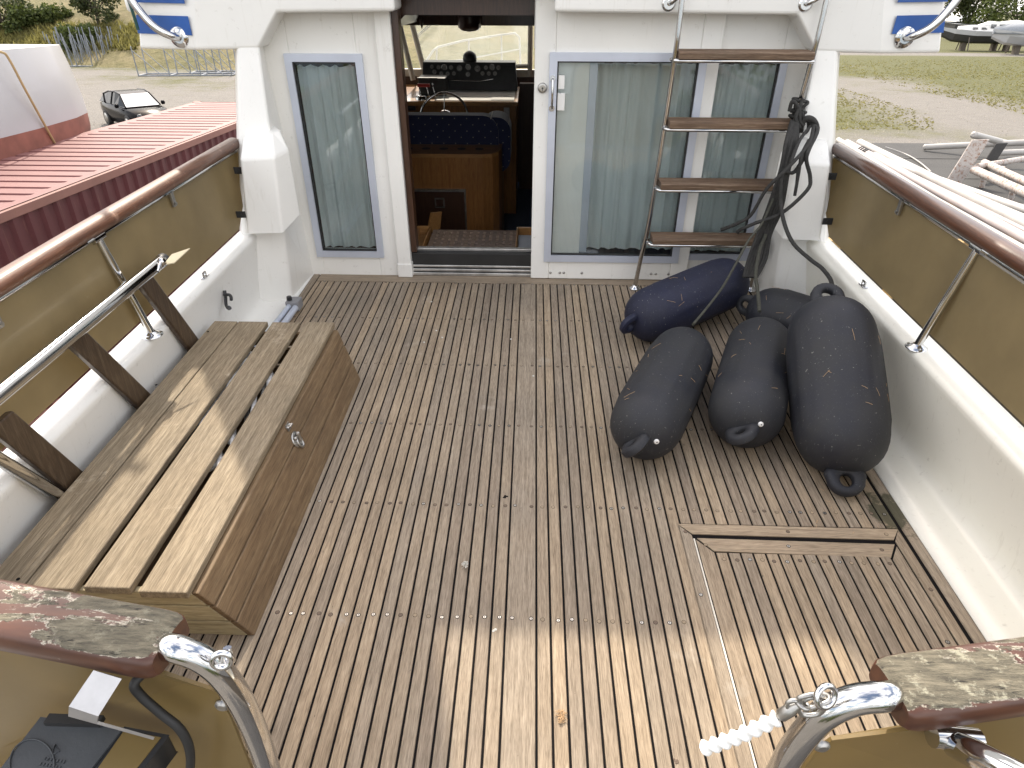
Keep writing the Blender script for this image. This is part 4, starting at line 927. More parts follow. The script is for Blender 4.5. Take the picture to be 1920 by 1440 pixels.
# ---- fenders
def fender(c0, c1, r, mat, label, eyes=(1, 1), eyeax=None, ribs=True, valve=None):
    c0, c1 = V(c0), V(c1); d = (c1 - c0); L = d.length; d.normalize()
    cc = (c0 + c1) / 2
    t = thing('fender', label, 'fender', (cc.x, cc.y, cc.z - r), 'inflatable fenders heaped on the cockpit deck')
    side = d.cross(V((0, 0, 1))).normalized(); upv = side.cross(d)
    b = MB(); n = 48; prof = []
    for i in range(10): a = i / 9 * math.pi / 2; prof.append((-r * 1.02 * math.cos(a), r * math.sin(a) ** .82 if i else 0))
    for i in range(1, 14): prof.append((L * i / 14, r * (1 + .012 * math.sin(math.pi * i / 14))))
    for i in range(10): a = math.pi / 2 - i / 9 * math.pi / 2; prof.append((L + r * 1.02 * math.cos(a), r * math.sin(a) ** .82 if i < 9 else 0))
    rings = []
    for tt, rad in prof:
        ring = []
        body = 1 if -.02 * L < tt < L * 1.02 else 0
        for k in range(n):
            A = 2 * math.pi * k / n; rr = max(rad, 1e-4)
            if body and ribs:
                for rb in range(8):
                    dd = (A - (rb + .5) * math.pi / 4 + math.pi) % (2 * math.pi) - math.pi
                    if abs(dd) < .10: rr += .0060 * math.cos(dd / .10 * math.pi / 2) * min(1, (tt + .02 * L) / (.08 * L)) * min(1, (L * 1.02 - tt) / (.08 * L))
            ring.append(c0 + d * tt + (side * math.cos(A) + upv * math.sin(A)) * rr)
        rings.append(ring)
    b.loft(rings, 0, True); b.build('fender_body', mat, parent=t)
    for k, (en, e0, sg) in enumerate(((eyes[0], c0, -1), (eyes[1], c1, 1))):
        if not en: continue
        ev = eyeax or side; ev = (ev - ev.dot(d) * d).normalized(); nv = d.cross(ev)
        base = e0 + d * sg * (r * .86); b = MB(); er = r * .35; out = d * sg
        m_ = 20; th = r * .13
        ring_o = []; ring_i = []
        cen = base + out * er * .95
        for i in range(m_):
            A = 2 * math.pi * i / m_; v = ev * math.cos(A) * 1.12 + out * math.sin(A)
            if math.sin(A) < 0: v = ev * math.cos(A) * (1.12 + .55 * (-math.sin(A))) + out * math.sin(A) * 1.1
            ring_o.append(cen + v * er); ring_i.append(cen + (ev * math.cos(A) + out * math.sin(A)) * er * .40)
        A_ = [p + nv * th * .55 for p in ring_o]; B_ = [p + nv * th for p in [cen + (q - cen) * .8 for q in ring_o]]; C2 = [p + nv * th for p in [cen + (q - cen) * 1.25 for q in ring_i]]; D_ = [p + nv * th * .4 for p in ring_i]
        D2 = [p - nv * th * .4 for p in ring_i]; C3 = [p - nv * th for p in [cen + (q - cen) * 1.25 for q in ring_i]]; B3 = [p - nv * th for p in [cen + (q - cen) * .8 for q in ring_o]]; A3 = [p - nv * th * .55 for p in ring_o]
        b.loft([A_, B_, C2, D_, D2, C3, B3, A3, A_], 0, True, False); b.build('rope_eye', mat, parent=t)
    b = MB(); rs = random.Random(int(c0.x * 1000))
    for i in range(12):
        A = rs.uniform(.15, 2.7); tt = rs.uniform(-.3 * r, L * .9); u = side * math.cos(A) + upv * math.sin(A); rad = r * 1.018 if tt > 0 else r * (math.sqrt(max(0, 1 - (tt / (1.02 * r)) ** 2)) ** .82) + .003
        q = c0 + d * tt + u * rad; e = (d * rs.uniform(-1, 1) + u.cross(d) * rs.uniform(-1, 1)).normalized() * rs.uniform(.008, .026)
        b.tube([q - e, q + u * .0015, q + e], .0007, 4)
    b.build('straw_wisps', 'shaving', parent=t)['kind'] = 'stuff'
    if valve:
        q = V(valve); nn = None
        tt = (q - c0).dot(d); foot = c0 + d * min(max(tt, 0), L); nn = (q - foot).normalized(); q = foot + nn * (r * 1.035)
        b = MB(); b.lathe(q, q + nn, [(-.02, .0105), (.006, .0105), (.009, .007)], 14, 0); b.disc(q + nn * .0092, nn, .0028, 8, 1, .0006); b.build('air_valve', ['white', 'black'], parent=t)
    return t
def on_deck(px_, py_, r): return az(px_, py_, r + .002)
def onsphere(px_, py_, c, r):
    d = _ray(px_, py_).normalized(); o = EYE - c; bq = o.dot(d); D_ = bq * bq - o.dot(o) + r * r
    return EYE + d * (-bq - math.sqrt(max(D_, 0)))
rB = .148; cL, cR = on_deck(1226, 588, rB), az(1352, 534, .19)
fender(cL, cR, rB, 'fblue', 'navy blue fender lying nearest the cabin door with its eye to port', (1, 1), V((.3, -.2, 1)))
rL = .147; a0, a1 = on_deck(1213, 792, rL), on_deck(1276, 672, rL)
fender(a0, a1, rL, 'fblack', 'grimy dark fender at the left of the heap with a white valve', (1, 1), V((.75, .3, .6)), True, onsphere(1230, 826, a0, rL))
rM = .155; a0, a1 = on_deck(1400, 768, rM), on_deck(1424, 656, rM)
fender(a0, a1, rM, 'fblack', 'dark fender in the middle between the left and the biggest fender', (1, 1), V((1, .2, .5)), True, onsphere(1425, 794, a0, rM))
rG = .174; a0, a1 = on_deck(1576, 806, rG), az(1559, 636, .40)
fender(a0, a1, rG, 'fblack', 'biggest dark fender leaning on the cream starboard bulwark', (1, 1), V((1, 0, .1)))
rK = .140; a0, a1 = on_deck(1452, 590, rK), on_deck(1545, 622, rK)
fender(a0, a1, rK, 'fblack', 'small dark fender half hidden behind the biggest one', (1, 0), V((0, .3, 1)))

# ---- bundle of fender lines knotted to the ladder
rk = thing('rope_bundle', 'dark fender lines knotted round the right ladder rail and hanging to the fenders', 'rope', (1.40, 3.74, 1.03))
def rope(pxs, r=.0085, mat='rope', n=5, name='rope'):
    b = MB(); b.tube(bez([ay(p[0], p[1], p[2] - (.17 if p[2] > 3.45 else .17 * max(0, (p[2] - 3.05) / .4)) * min(1, max(0, (p[1] - 225) / 60))) for p in pxs], n), r * 1.08, 8, 0, True, .7); b.build(name, mat, parent=rk)
rope([(1522, 233, 3.70), (1532, 245, 3.66), (1518, 276, 3.62), (1490, 322, 3.66), (1467, 325, 3.62), (1464, 378, 3.58), (1471, 420, 3.5), (1488, 457, 3.38), (1520, 487, 3.22), (1541, 503, 3.12), (1558, 526, 3.02), (1560, 548, 2.98)], .0095)
rope([(1515, 228, 3.70), (1533, 243, 3.64), (1517, 280, 3.60), (1512, 301, 3.60), (1519, 332, 3.60), (1513, 357, 3.58), (1465, 400, 3.57), (1417, 418, 3.60), (1386, 432, 3.66), (1384, 436, 3.72)], .009)
rope([(1526, 236, 3.66), (1515, 272, 3.6), (1474, 318, 3.58), (1437, 355, 3.6), (1408, 403, 3.64), (1380, 420, 3.68), (1352, 431, 3.74)], .009)
rope([(1520, 236, 3.68), (1500, 262, 3.63), (1486, 296, 3.6), (1480, 312, 3.6)], .008)
rope([(1517, 262, 3.62), (1503, 290, 3.6), (1498, 322, 3.6), (1490, 367, 3.6)], .0075)
rope([(1513, 268, 3.62), (1500, 306, 3.6), (1496, 318, 3.6), (1492, 360, 3.6)], .006)
for i, (dx, dy) in enumerate(((0, 0), (7, 2), (-6, 4), (11, 1), (4, 6), (-3, -4), (14, 5))):
    rope([(1488 + dx * .5, 226, 3.68), (1480 + dx, 262 + dy, 3.66), (1468 + dx * .8, 320, 3.66), (1448 + dx * 1.3, 390, 3.64), (1428 + dx * 1.2, 440, 3.62), (1414 + dx * 1.6, 485, 3.55), (1402 + dx * 1.2, 520, 3.45)], .0075 + .0008 * (i % 3))
rope([(1450, 372, 3.62), (1428, 420, 3.58), (1404, 450, 3.5), (1380, 494, 3.32), (1355, 538, 3.10), (1328, 574, 2.86), (1300, 608, 2.70)], .008, 'ropeg')
rope([(1436, 440, 3.6), (1424, 470, 3.5), (1417, 514, 3.3), (1421, 548, 3.1), (1424, 584, 2.92)], .0085, 'ropeg')
b = MB()
kc = ay(1493, 212, 3.755)
for i in range(6):
    nn = V((random.uniform(-.5, .5), random.uniform(-.4, .4), 1)); b.torus(kc + V((random.uniform(-.008, .02), random.uniform(-.02, .0), -.045 + .022 * i)), nn, random.uniform(.026, .036), .0085, 22, 8)
for i in range(4):
    nn = V((1, random.uniform(-.6, .6), random.uniform(-.3, .3))); b.torus(kc + V((.012 + .01 * i, -.03, -.02 - .012 * i)), nn, random.uniform(.028, .042), .009, 22, 8)
b.tube(bez([ay(1500, 240, 3.68), ay(1512, 222, 3.66), ay(1526, 226, 3.65), ay(1532, 242, 3.65), ay(1524, 262, 3.64)], 6), .014, 8)
b.tube(bez([ay(1480, 208, 3.7), ay(1486, 190, 3.69), ay(1498, 204, 3.68), ay(1500, 226, 3.67), ay(1508, 236, 3.66)], 6), .010, 8)
b.tube(bez([ay(1506, 186, 3.7), ay(1498, 204, 3.68), ay(1492, 222, 3.67), ay(1500, 240, 3.66)], 6), .010, 8); b.build('knot', 'rope', parent=rk)

# ---- safety chain on the starboard gate tube
yc = tr.y - .045
ch = thing('safety_chain', 'short steel chain with white spiral sleeve hooked to the starboard gate tube', 'chain', ay(1540, 1310, yc))
def link(p, q, r=.0026, wd=.0075):
    p, q = V(p), V(q); d = (q - p).normalized(); return d
cpx = [(1552, 1308), (1532, 1312), (1512, 1322), (1497, 1318), (1480, 1326)]
for i in range(4):
    p, q = ay(*cpx[i], yc), ay(*cpx[i + 1], yc); d = (q - p); L = d.length; d.normalize(); c = (p + q) / 2
    nv = V((0, -1, .3)) if i % 2 else V((.2, .3, 1)); nv = (nv - nv.dot(d) * d).normalized(); sv = d.cross(nv); b = MB(); loop = []
    for k in range(24):
        A = 2 * math.pi * k / 24; loop.append(c + d * (L * .62) * math.cos(A) + sv * .0085 * math.sin(A))
    b.tube(loop + [loop[0], loop[1]], .0032, 8); b.build('link', 'dull', parent=ch)
b = MB(); c = ay(1548, 1306, yc - .004); b.torus(c, (.4, -1, .5), .0145, .0042, 24, 8); b.build('ring', 'chrome', parent=ch)
b = MB(); p, q = ay(1497, 1322, yc), ay(1450, 1350, yc); d = (q - p).normalized()
b.tube([p, p + d * .012, p + d * .030, p + d * .034, q], [.005, .0085, .0085, .0045, .004], 12); b.tube(bez([p + V((0, 0, .008)), ay(1500, 1308, yc), ay(1528, 1302, yc), ay(1545, 1308, yc)], 5), .0035, 8); b.tube(bez([p + V((0, 0, -.006)), ay(1505, 1340, yc), ay(1535, 1338, yc), ay(1552, 1318, yc)], 5), .0035, 8)
b.build('snap_hook', 'dull', parent=ch)
b = MB(); p, q = ay(1458, 1346, yc), ay(1316, 1404, yc - .01); d = (q - p); L = d.length; d.normalize(); sv = d.cross(V((0, 0, 1))).normalized(); uv = sv.cross(d); pts = []
rings = []; n = 16; NS = 90
for i in range(NS + 1):
    t = i / NS; c = p + d * L * t + V((0, 0, -.006 * math.sin(math.pi * t))); ring = []
    for k in range(n):
        A = 2 * math.pi * k / n; rr = .0084 + .0026 * math.sin(A * 2 + t * 2 * math.pi * 7.5)
        ring.append(c + (sv * math.cos(A) + uv * math.sin(A)) * rr)
    rings.append(ring)
b.loft(rings, 0, True); b.disc(q + d * .0005, d, .0055, 10, 1, .0008); b.build('spiral_sleeve', ['white', 'black'], parent=ch)

# ---- black plastic box on a bent aluminium bracket at the port quarter
yb = tl.y - .06
bk = thing('outboard_bracket', 'bent aluminium strip and grey-black plastic lid hung aft of the port transom rail', 'bracket', ay(170, 1380, yb))
b = MB()
P = [ay(176, 1256, tl.y - .045), ay(229, 1272, tl.y - .045)]; Q = [ay(131, 1322, tl.y - .085), ay(186, 1340, tl.y - .085)]; W_ = [ay(131, 1338, tl.y - .088), ay(184, 1352, tl.y - .088)]; U_ = [ay(160, 1345, tl.y - .06), ay(290, 1382, tl.y - .06)]
b.add([P[0], P[1], Q[1], Q[0], W_[0], W_[1], U_[1], U_[0]], [(0, 1, 2, 3), (3, 2, 5, 4), (4, 5, 6, 7)], 0, False)
o = b.build('bent_strip', plain('brushed_aluminium', (.45, .45, .46), .38, .8, .1, 30), parent=bk); sm = o.modifiers.new('solid', 'SOLIDIFY'); sm.thickness = .004
yl = tl.y - .10
def bxp(px_, py_, dz=0): return az(px_, py_, .70 + dz)
A = [bxp(76, 1344), bxp(232, 1364), bxp(140, 1480), bxp(-30, 1480)]
b = MB(); b.prism([p - V((0, 0, .05)) for p in A][::-1], A[::-1]); b.build('plastic_lid', 'boxblack', parent=bk, bevel=.005, seg=3)
A2 = [bxp(233, 1362, -.004), bxp(318, 1378, -.004), bxp(225, 1500, -.004), bxp(140, 1490, -.004)]
b = MB(); b.prism([p - V((0, 0, .05)) for p in A2][::-1], A2[::-1]); b.build('plastic_edge', 'black', parent=bk, bevel=.004)
A3 = [bxp(233, 1370, -.0035), bxp(302, 1383, -.0035), bxp(210, 1500, -.0035), bxp(150, 1490, -.0035)]
b = MB(); b.prism([p - V((0, 0, .002)) for p in A3][::-1], [p + V((0, 0, .001)) for p in A3][::-1]); b.build('metal_plate', 'tanb', parent=bk)
b = MB(); arc = [bxp(48 + 42 * math.cos(a) + 12, 1432 - 46 * math.sin(a), .0015) for a in [R(-20 + i * 10) for i in range(22)]]
b.tube(arc, .0012, 6); c = bxp(104, 1405, .001)
b.tube([bxp(96, 1416, .001), bxp(104, 1396, .001), bxp(111, 1408, .001), bxp(100, 1414, .001)], .0013, 6)
for j, yy_ in enumerate((1422, 1432)):
    for i in range(7): q = bxp(84 + i * 6 - j * 8, yy_ + i * 1.1, .001); b.box(q.x - .0014, q.x + .0010, q.y - .0022, q.y + .0022, q.z - .001, q.z + .0008)
b.build('embossed_emblem', 'boxblack', parent=bk)
b = MB(); b.box(*(lambda p, q: (min(p.x, q.x), max(p.x, q.x), p.y - .010, p.y + .006, .698, .709))(bxp(92, 1350), bxp(190, 1360))); b.build('hinge_slot', 'rubber', parent=bk)
# black cable
b = MB(); b.tube(bez([V((tl.x - .045, tl.y - .01, .84)), ay(252, 1282, tl.y - .03), ay(264, 1304, tl.y - .035), ay(300, 1336, tl.y - .04), ay(338, 1368, tl.y - .045), ay(356, 1408, tl.y - .05), ay(355, 1460, tl.y - .05), ay(345, 1560, tl.y - .05)], 7), .0072, 12)
tag(b.build('black_cable', 'rubber', org=ay(300, 1336, tl.y - .04)), 'thick black cable curving down in front of the port transom panel', 'cable')
# ---- bits on the deck
b = MB(); p = az(873, 1061, .004)
for i in range(46):
    a = random.random() * 6.28; e_ = random.uniform(.1, 1.2); d = V((math.cos(a) * math.cos(e_), math.sin(a) * math.cos(e_), math.sin(e_))); L = random.uniform(.009, .016)
    b.tube([p + V((0, 0, .004)), p + V((0, 0, .004)) + d * L], [.0008, .0018], 5)
b.tube([p, p + V((-.012, -.010, 0))], .001, 5); tag(b.build('clover_flower', 'clover', org=p), 'dried white clover flower lying on the middle of the teak deck', 'flower')
b = MB(); p = az(1053, 1343, .003)
for i in range(60):
    a = random.random() * 6.28; q = p + V((random.gauss(0, .007), random.gauss(0, .009), random.uniform(0, .007))); d = V((math.cos(a), math.sin(a), random.uniform(-.2, .4))) * .004; b.tube([q - d, q + V((0, 0, .002)), q + d], .0011, 4)
tag(b.build('sawdust_crumb', 'shaving', org=p), 'clump of pale wood crumbs on the sunlit deck near the stern gate', 'crumbs')
for px_, py_, lab in ((926, 1182, 'tiny grey and white bird dropping beside the king plank'), (946, 932, 'black speck of tar across a seam beside the king plank'), (1268, 1428, 'small brown dead leaf by the white spiral sleeve')):
    b = MB(); p = az(px_, py_, .0006); m_ = 'clover' if 'dropping' in lab else 'caulk' if 'tar' in lab else 'plugd'
    for i in range(6):
        q = p + V((random.gauss(0, .005), random.gauss(0, .003), 0)); b.lathe(q, q + V((0, 0, 1)), [(0, random.uniform(.0025, .005)), (.0012, .0018)], 7)
    tag(b.build('deck_speck', m_, org=p), lab, 'debris')
b = MB()
for px_, py_ in ((809, 566), (818, 620), (829, 633), (795, 642), (958, 636), (1000, 705)):
    p = az(px_, py_, .001); b.lathe(p, p + V((0, 0, 1)), [(0, .006), (.003, .004)], 6)
tag(b.build('shell_chips', 'clover', org=az(818, 620, 0)), 'little white shell chips on the deck in front of the doorway', 'debris', kind='stuff')
b = MB()   # straw bits on the fenders' deck side
for i in range(14):
    p = az(random.uniform(1520, 1700), random.uniform(900, 1010), .002); a = random.random() * 3; d = V((math.cos(a), math.sin(a), 0)) * random.uniform(.006, .018)
    if p.x < 1.58: b.tube([p, p + d], .0007, 4)
tag(b.build('straw_bits', 'shaving', org=az(1600, 950, 0)), 'scattered straw bits on the deck by the starboard gutter', 'straw', kind='stuff')

# ================================================================== the yard
YD = lambda mb, name, mats, **k: mb.build(name, mats, frame='yard', **k)
b = MB(); g0 = []
b.add([(-500, -500, 0), (500, -500, 0), (500, 700, 0), (-500, 700, 0)], [(0, 1, 2, 3)])
tag(YD(b, 'ground', 'ground'), 'gravel and dry grass boatyard ground', None, None, 'structure')
# hillside to port, ahead
b = MB(); vs = []; fs = []; nx, ny = 70, 40
for j in range(ny + 1):
    for i in range(nx + 1):
        xx = -190 + 215 * i / nx; t = j / ny; yv = 64 + 150 * t + (xx + 40) * -.22
        hgt = 26 * (1 - math.exp(-2.2 * t)) * min(1, max(0, (8 - xx) / 40)) ** .8
        vs.append((xx, yv, -.15 + hgt + .9 * noise.noise((xx * .06, yv * .06, 0)) * min(1, t * 8)))
for j in range(ny):
    for i in range(nx): q = j * (nx + 1) + i; fs.append((q, q + 1, q + nx + 2, q + nx + 1))
b.add(vs, fs, 0, True); tag(YD(b, 'hill', 'hill'), 'dry grassy slope behind the yard', None, None, 'structure')
HV = vs
def hill_z(x_, y_):
    t = (y_ - 64 + (x_ + 40) * .22) / 150
    return 0 if t < 0 else 26 * (1 - math.exp(-2.2 * t)) * min(1, max(0, (8 - x_) / 40)) ** .8 - .15

def tree(name, base, h, rad, label, cat, leaf, group=None, n=2600, size=.3, trunk=True, squat=1.):
    base = V(base); t = thing(name, label, cat, base, group, 'yard')
    rnd = random.Random(int(abs(base.x * 7 + base.y * 3)))
    b = MB(); top = base + V((rad * .1, 0, h * .75))
    b.tube([base - V((0, 0, .1)), base + V((0, 0, h * .25)), top], [h * .03, h * .022, h * .006], 8)
    clumps = []
    for i in range(11):
        a = rnd.random() * 6.28; e_ = rnd.uniform(.2, 1); rr = rad * rnd.uniform(.35, .85)
        c = base + V((math.cos(a) * rr, math.sin(a) * rr, h * (rnd.uniform(.28, .9) if trunk else rnd.uniform(.1, .75)) * squat)); clumps.append((c, rad * rnd.uniform(.28, .5)))
        b.tube([base + V((0, 0, h * .2)), (base + V((0, 0, h * .3)) + c) / 2, c], [h * .012, h * .009, h * .003], 5)
    b.build('trunk', 'bark', parent=t)
    b = MB()
    for i in range(n):
        c, r_ = clumps[rnd.randrange(len(clumps))]; d = V((rnd.gauss(0, 1), rnd.gauss(0, 1), rnd.gauss(0, .8))).normalized() * r_ * rnd.uniform(.3, 1.05) ** .6
        p = c + d; 
        if p.z < base.z: p.z = base.z + rnd.random() * .3
        u = V((rnd.gauss(0, 1), rnd.gauss(0, 1), rnd.gauss(0, .6))).normalized() * size * rnd.uniform(.5, 1.2); w_ = u.cross(V((rnd.gauss(0, 1), rnd.gauss(0, 1), rnd.gauss(0, 1)))).normalized() * size * .35
        b.add([p - u * .5, p + w_, p + u * .5, p - w_], [(0, 1, 2, 3)])
    b.build('crown', leaf, parent=t); return t
p = yy(1905, 62, 128); tree('tree', (p.x, p.y, 0), 11.5, 6.5, 'broad green tree behind the moored cruisers at the right edge', 'tree', 'leafA', None, 4500, .55)
p = yy(1812, 62, 136); tree('tree', (p.x, p.y, 0), 11, 5.5, 'darker tree behind the white tent beside the starboard wing', 'tree', 'leafB', None, 3200, .55)
p = yy(1985, 62, 140); tree('tree', (p.x, p.y, 0), 9, 6, 'tree only half inside the right edge of the photo', 'tree', 'leafA', None, 2500, .55)
def hillpt(px_, py_):
    for i in range(20, 400):
        q = yy(px_, py_, i * .7)
        if q.z <= hill_z(q.x, q.y): return q
    return yz(px_, py_, 0)
for i, (px_, py_, h, r_, lab) in enumerate(((186, 46, 6.0, 2.3, 'dark conical bush standing alone on the dry slope'), (8, 56, 4.2, 3.2, 'big dark thicket at the far left edge above the white hull'), (52, 56, 2.2, 2.2, 'low green bush just right of the dark thicket'), (150, 86, 2.0, 1.9, 'rounded bush right behind the steel cradles'), (100, 40, 1.5, 1.9, 'small bush higher up on the dry slope'))):
    q = hillpt(px_, py_); tree('bush', q - V((0, 0, .2)), h, r_, lab, 'bush', 'leafB' if i < 2 else 'leafA', None, 2600, .34, False)
# shrubs and rank grass as one mass at the foot of the slope
b = MB(); rnd = random.Random(5)
for i in range(5200):
    px_, py_ = rnd.uniform(-40, 260), rnd.uniform(50, 96) + rnd.gauss(0, 3); q = hillpt(px_, py_)
    hh = rnd.uniform(.2, .75); a = rnd.random() * 6.28; d = V((math.cos(a), math.sin(a), 0)) * .12
    tip = q + V((rnd.gauss(0, .25), rnd.gauss(0, .25), hh)); b.add([q - d, q + d, tip], [(0, 1, 2)])
tag(YD(b, 'undergrowth', 'leafC'), 'rank dry grass and weeds at the foot of the slope', 'undergrowth', None, 'stuff')
# grass tufts over the starboard field
b = MB()
for i in range(9000):
    px_, py_ = rnd.uniform(1560, 1930), rnd.choice((rnd.uniform(112, 150), rnd.uniform(120, 200), rnd.uniform(168, 244)))
    cl = 151 + (px_ - 1575) * .26
    if abs(py_ - cl) < 14 + (px_ - 1575) * .035 or (py_ > cl and px_ > 1750): continue
    if noise.noise((px_ * .05, py_ * .09, 2)) < -.3 + rnd.gauss(0, .2): continue
    q = yz(px_, py_, 0); hh = rnd.uniform(.03, .08); a = rnd.random() * 6.28; d = V((math.cos(a), math.sin(a), 0)) * rnd.uniform(.03, .09)
    b.add([q - d, q + d, q + V((rnd.gauss(0, .06), rnd.gauss(0, .06), hh))], [(0, 1, 2)])
tag(YD(b, 'grass', 'leafC'), 'short dry grass tufts beside the gravel track', 'grass', None, 'stuff')
# loose stones on the gravel
b = MB()
for i in range(2600):
    px_, py_ = rnd.choice(((rnd.uniform(135, 452), rnd.uniform(120, 235)), (rnd.uniform(1560, 1930), rnd.uniform(140, 272))))
    q = yz(px_, py_, 0); s_ = rnd.uniform(.015, .05); a = rnd.random() * 3
    b.add([q + V((math.cos(a + k * 1.57) * s_ * rnd.uniform(.7, 1.3), math.sin(a + k * 1.57) * s_ * rnd.uniform(.7, 1.3), -.01)) for k in range(4)] + [q + V((rnd.gauss(0, .01), 0, s_ * .7))], [(0, 1, 4), (1, 2, 4), (2, 3, 4), (3, 0, 4)])
tag(YD(b, 'gravel', plain('stone', (.33, .30, .25), .9, var=.35, sc=3)), 'loose stones scattered over the gravel', 'gravel', None, 'stuff')

# ---- shipping container alongside
ZC = 2.6; e0 = yz(0, 398, ZC); e1 = yz(450, 227, ZC); ex = (e0.x + e1.x) / 2; xl = ex - 2.44; yend = yz(370, 190, ZC).y; ys_ = yend - 12.19
ct = thing('shipping_container', 'faded red shipping container with ribbed roof alongside to port', 'container', (ex - 1.22, yend - 6, 0), None, 'yard')
b = MB(); n = 44; pts = []
yv = ys_ + .15
prof = []
while yv < yend - .15:
    prof += [(0, yv), (0, yv + .09), (-.036, yv + .125), (-.036, yv + .235)]; yv += .28
lo = [(ex - .01 + p[0], p[1], .16) for p in prof]; hi = [(ex - .01 + p[0], p[1], ZC - .11) for p in prof]
vs = lo + hi; m_ = len(lo); b.add(vs, [(i, m_ + i, m_ + i + 1, i + 1) for i in range(m_ - 1)]); 
b.add([(xl, ys_, .1), (xl, yend, .1), (xl, yend, ZC - .1), (xl, ys_, ZC - .1)], [(3, 2, 1, 0)])
b.build('corrugated_side', 'cside', parent=ct)
b = MB(); b.box(xl, ex, yend - .05, yend - .01, .1, ZC - .05); b.box(xl, ex, ys_ + .01, ys_ + .05, .1, ZC - .05); b.build('end_wall', 'cside', parent=ct)
b = MB()
for q in ((ex - .06, ex, ys_, yend, ZC - .12, ZC - .01), (xl, xl + .06, ys_, yend, ZC - .12, ZC - .01), (xl, ex, yend - .06, yend, ZC - .12, ZC - .01), (ex - .06, ex, ys_, yend, 0, .16), (xl, xl + .06, ys_, yend, 0, .16)): b.box(*q)
for cx in (xl, ex - .16):
    for cy in (ys_, yend - .17): b.box(cx, cx + .16, cy, cy + .17, 0, .12); b.box(cx, cx + .16, cy, cy + .17, ZC - .118, ZC + .006)
for cx in (xl, ex - .1):
    for cy in (ys_, yend - .1): b.box(cx + .002, cx + .098, cy + .002, cy + .098, .12, ZC - .118)
b.build('frame', redpaint('red_frame_paint', (.24, .11, .09)), parent=ct, bevel=.006)
# corrugated roof: ribs across, stopping short of the rails
b = MB(); yv = ys_ + .12; z0 = ZC - .028
vs = []; xsn = [xl + .06, xl + .20, xl + .27, ex - .27, ex - .20, ex - .06]
ringy = []
while yv < yend - .45:
    ringy += [(yv, 1), (yv + .255, 1), (yv + .275, 0), (yv + .346, 0), (yv + .352, 1)]; yv += .352
fs = []
for (yv_, up_) in ringy:
    for k, xx in enumerate(xsn): vs.append((xx, yv_, z0 + (.040 * up_ - .014 if 1 < k < 4 else .026)))
w_ = len(xsn)
for j in range(len(ringy) - 1):
    for i in range(w_ - 1): q = j * w_ + i; fs.append((q, q + 1, q + w_ + 1, q + w_))
b.add(vs, fs); b.build('corrugated_roof', 'croof', parent=ct)

# ---- white hull beyond the container
HXR = -8.4; HYE = yx(147, 130, HXR - .9).y
hl = thing('boat_hull', 'big laid-up boat hull with flat white top and red bottom at the left edge', 'boat', (HXR - 2, HYE - 5, .3), None, 'yard')
ZT = yx(30, 92, HXR).z
prof = [(.985, 0.), (1.02, .10), (1.04, .22), (1.04, .30), (1.035, .36), (1.0, .50), (.93, .60), (.80, .70), (.55, .80), (.2, .88)]
secs = []
for dy_, f_ in ((-11, .86), (-8, .97), (-5, 1.0), (-3, .97), (-1.8, .88), (-1.0, .74), (-.5, .58), (-.2, .40), (-.05, .22), (0, .06)):
    cx, wd = HXR - 1.9, 1.9 * f_
    pr = []
    for u, t in prof:
        bulge = .16 * math.sin(min(1, t / .6) * math.pi * .9) if dy_ > -2 else 0
        pr.append((cx + wd * u, HYE + dy_ + bulge - .9 * max(0, t - .35) * (dy_ > -2), ZT - 4.0 * t - .10 * (1 - f_)))
    secs.append(pr + [(2 * cx - q[0], q[1], q[2]) for q in pr[::-1]])
b = MB(); b.loft(secs, 0, True, True, False)
b.add(secs[0], [tuple(reversed(range(len(secs[0]))))], 0)
for k, f in enumerate(b.f):
    if len(f) == 4 and sum(b.v[i].z for i in f) / 4 < ZT - 1.10: b.m[k] = 1
b.build('hull_shell', ['hullw', 'antif'], parent=hl)
b = MB(); rim = [V(q[0]) + V((0, 0, .003)) for q in secs]; rim2 = [V(q[-1]) + V((0, 0, .003)) for q in secs]
for q in range(len(secs) - 1): b.add([rim2[q], rim[q], rim[q + 1], rim2[q + 1]], [(0, 1, 2, 3)])
b.build('deck_top', 'white', parent=hl)
b = MB(); b.box(HXR - 2.3, HXR - 1.5, HYE - 9, HYE - 1.6, .2, 1.4); b.build('keel', 'antif', parent=hl)
b = MB(); off = V((.03, 0, .0))
b.tube(bez([yx(-30, 95, HXR - .25) + off, yx(0, 98, HXR + .03) + off, yx(14, 112, HXR + .08) + off, yx(45, 170, HXR + .08) + off, yx(85, 242, HXR + .0) + off, yx(104, 276, HXR - .1) + off], 6), .02, 8)
tag(YD(b, 'mooring_rope', plain('yellowed_rope', (.42, .30, .15), .8), org=yx(45, 170, HXR)), 'yellowed rope slung down the side of the big white hull', 'rope')

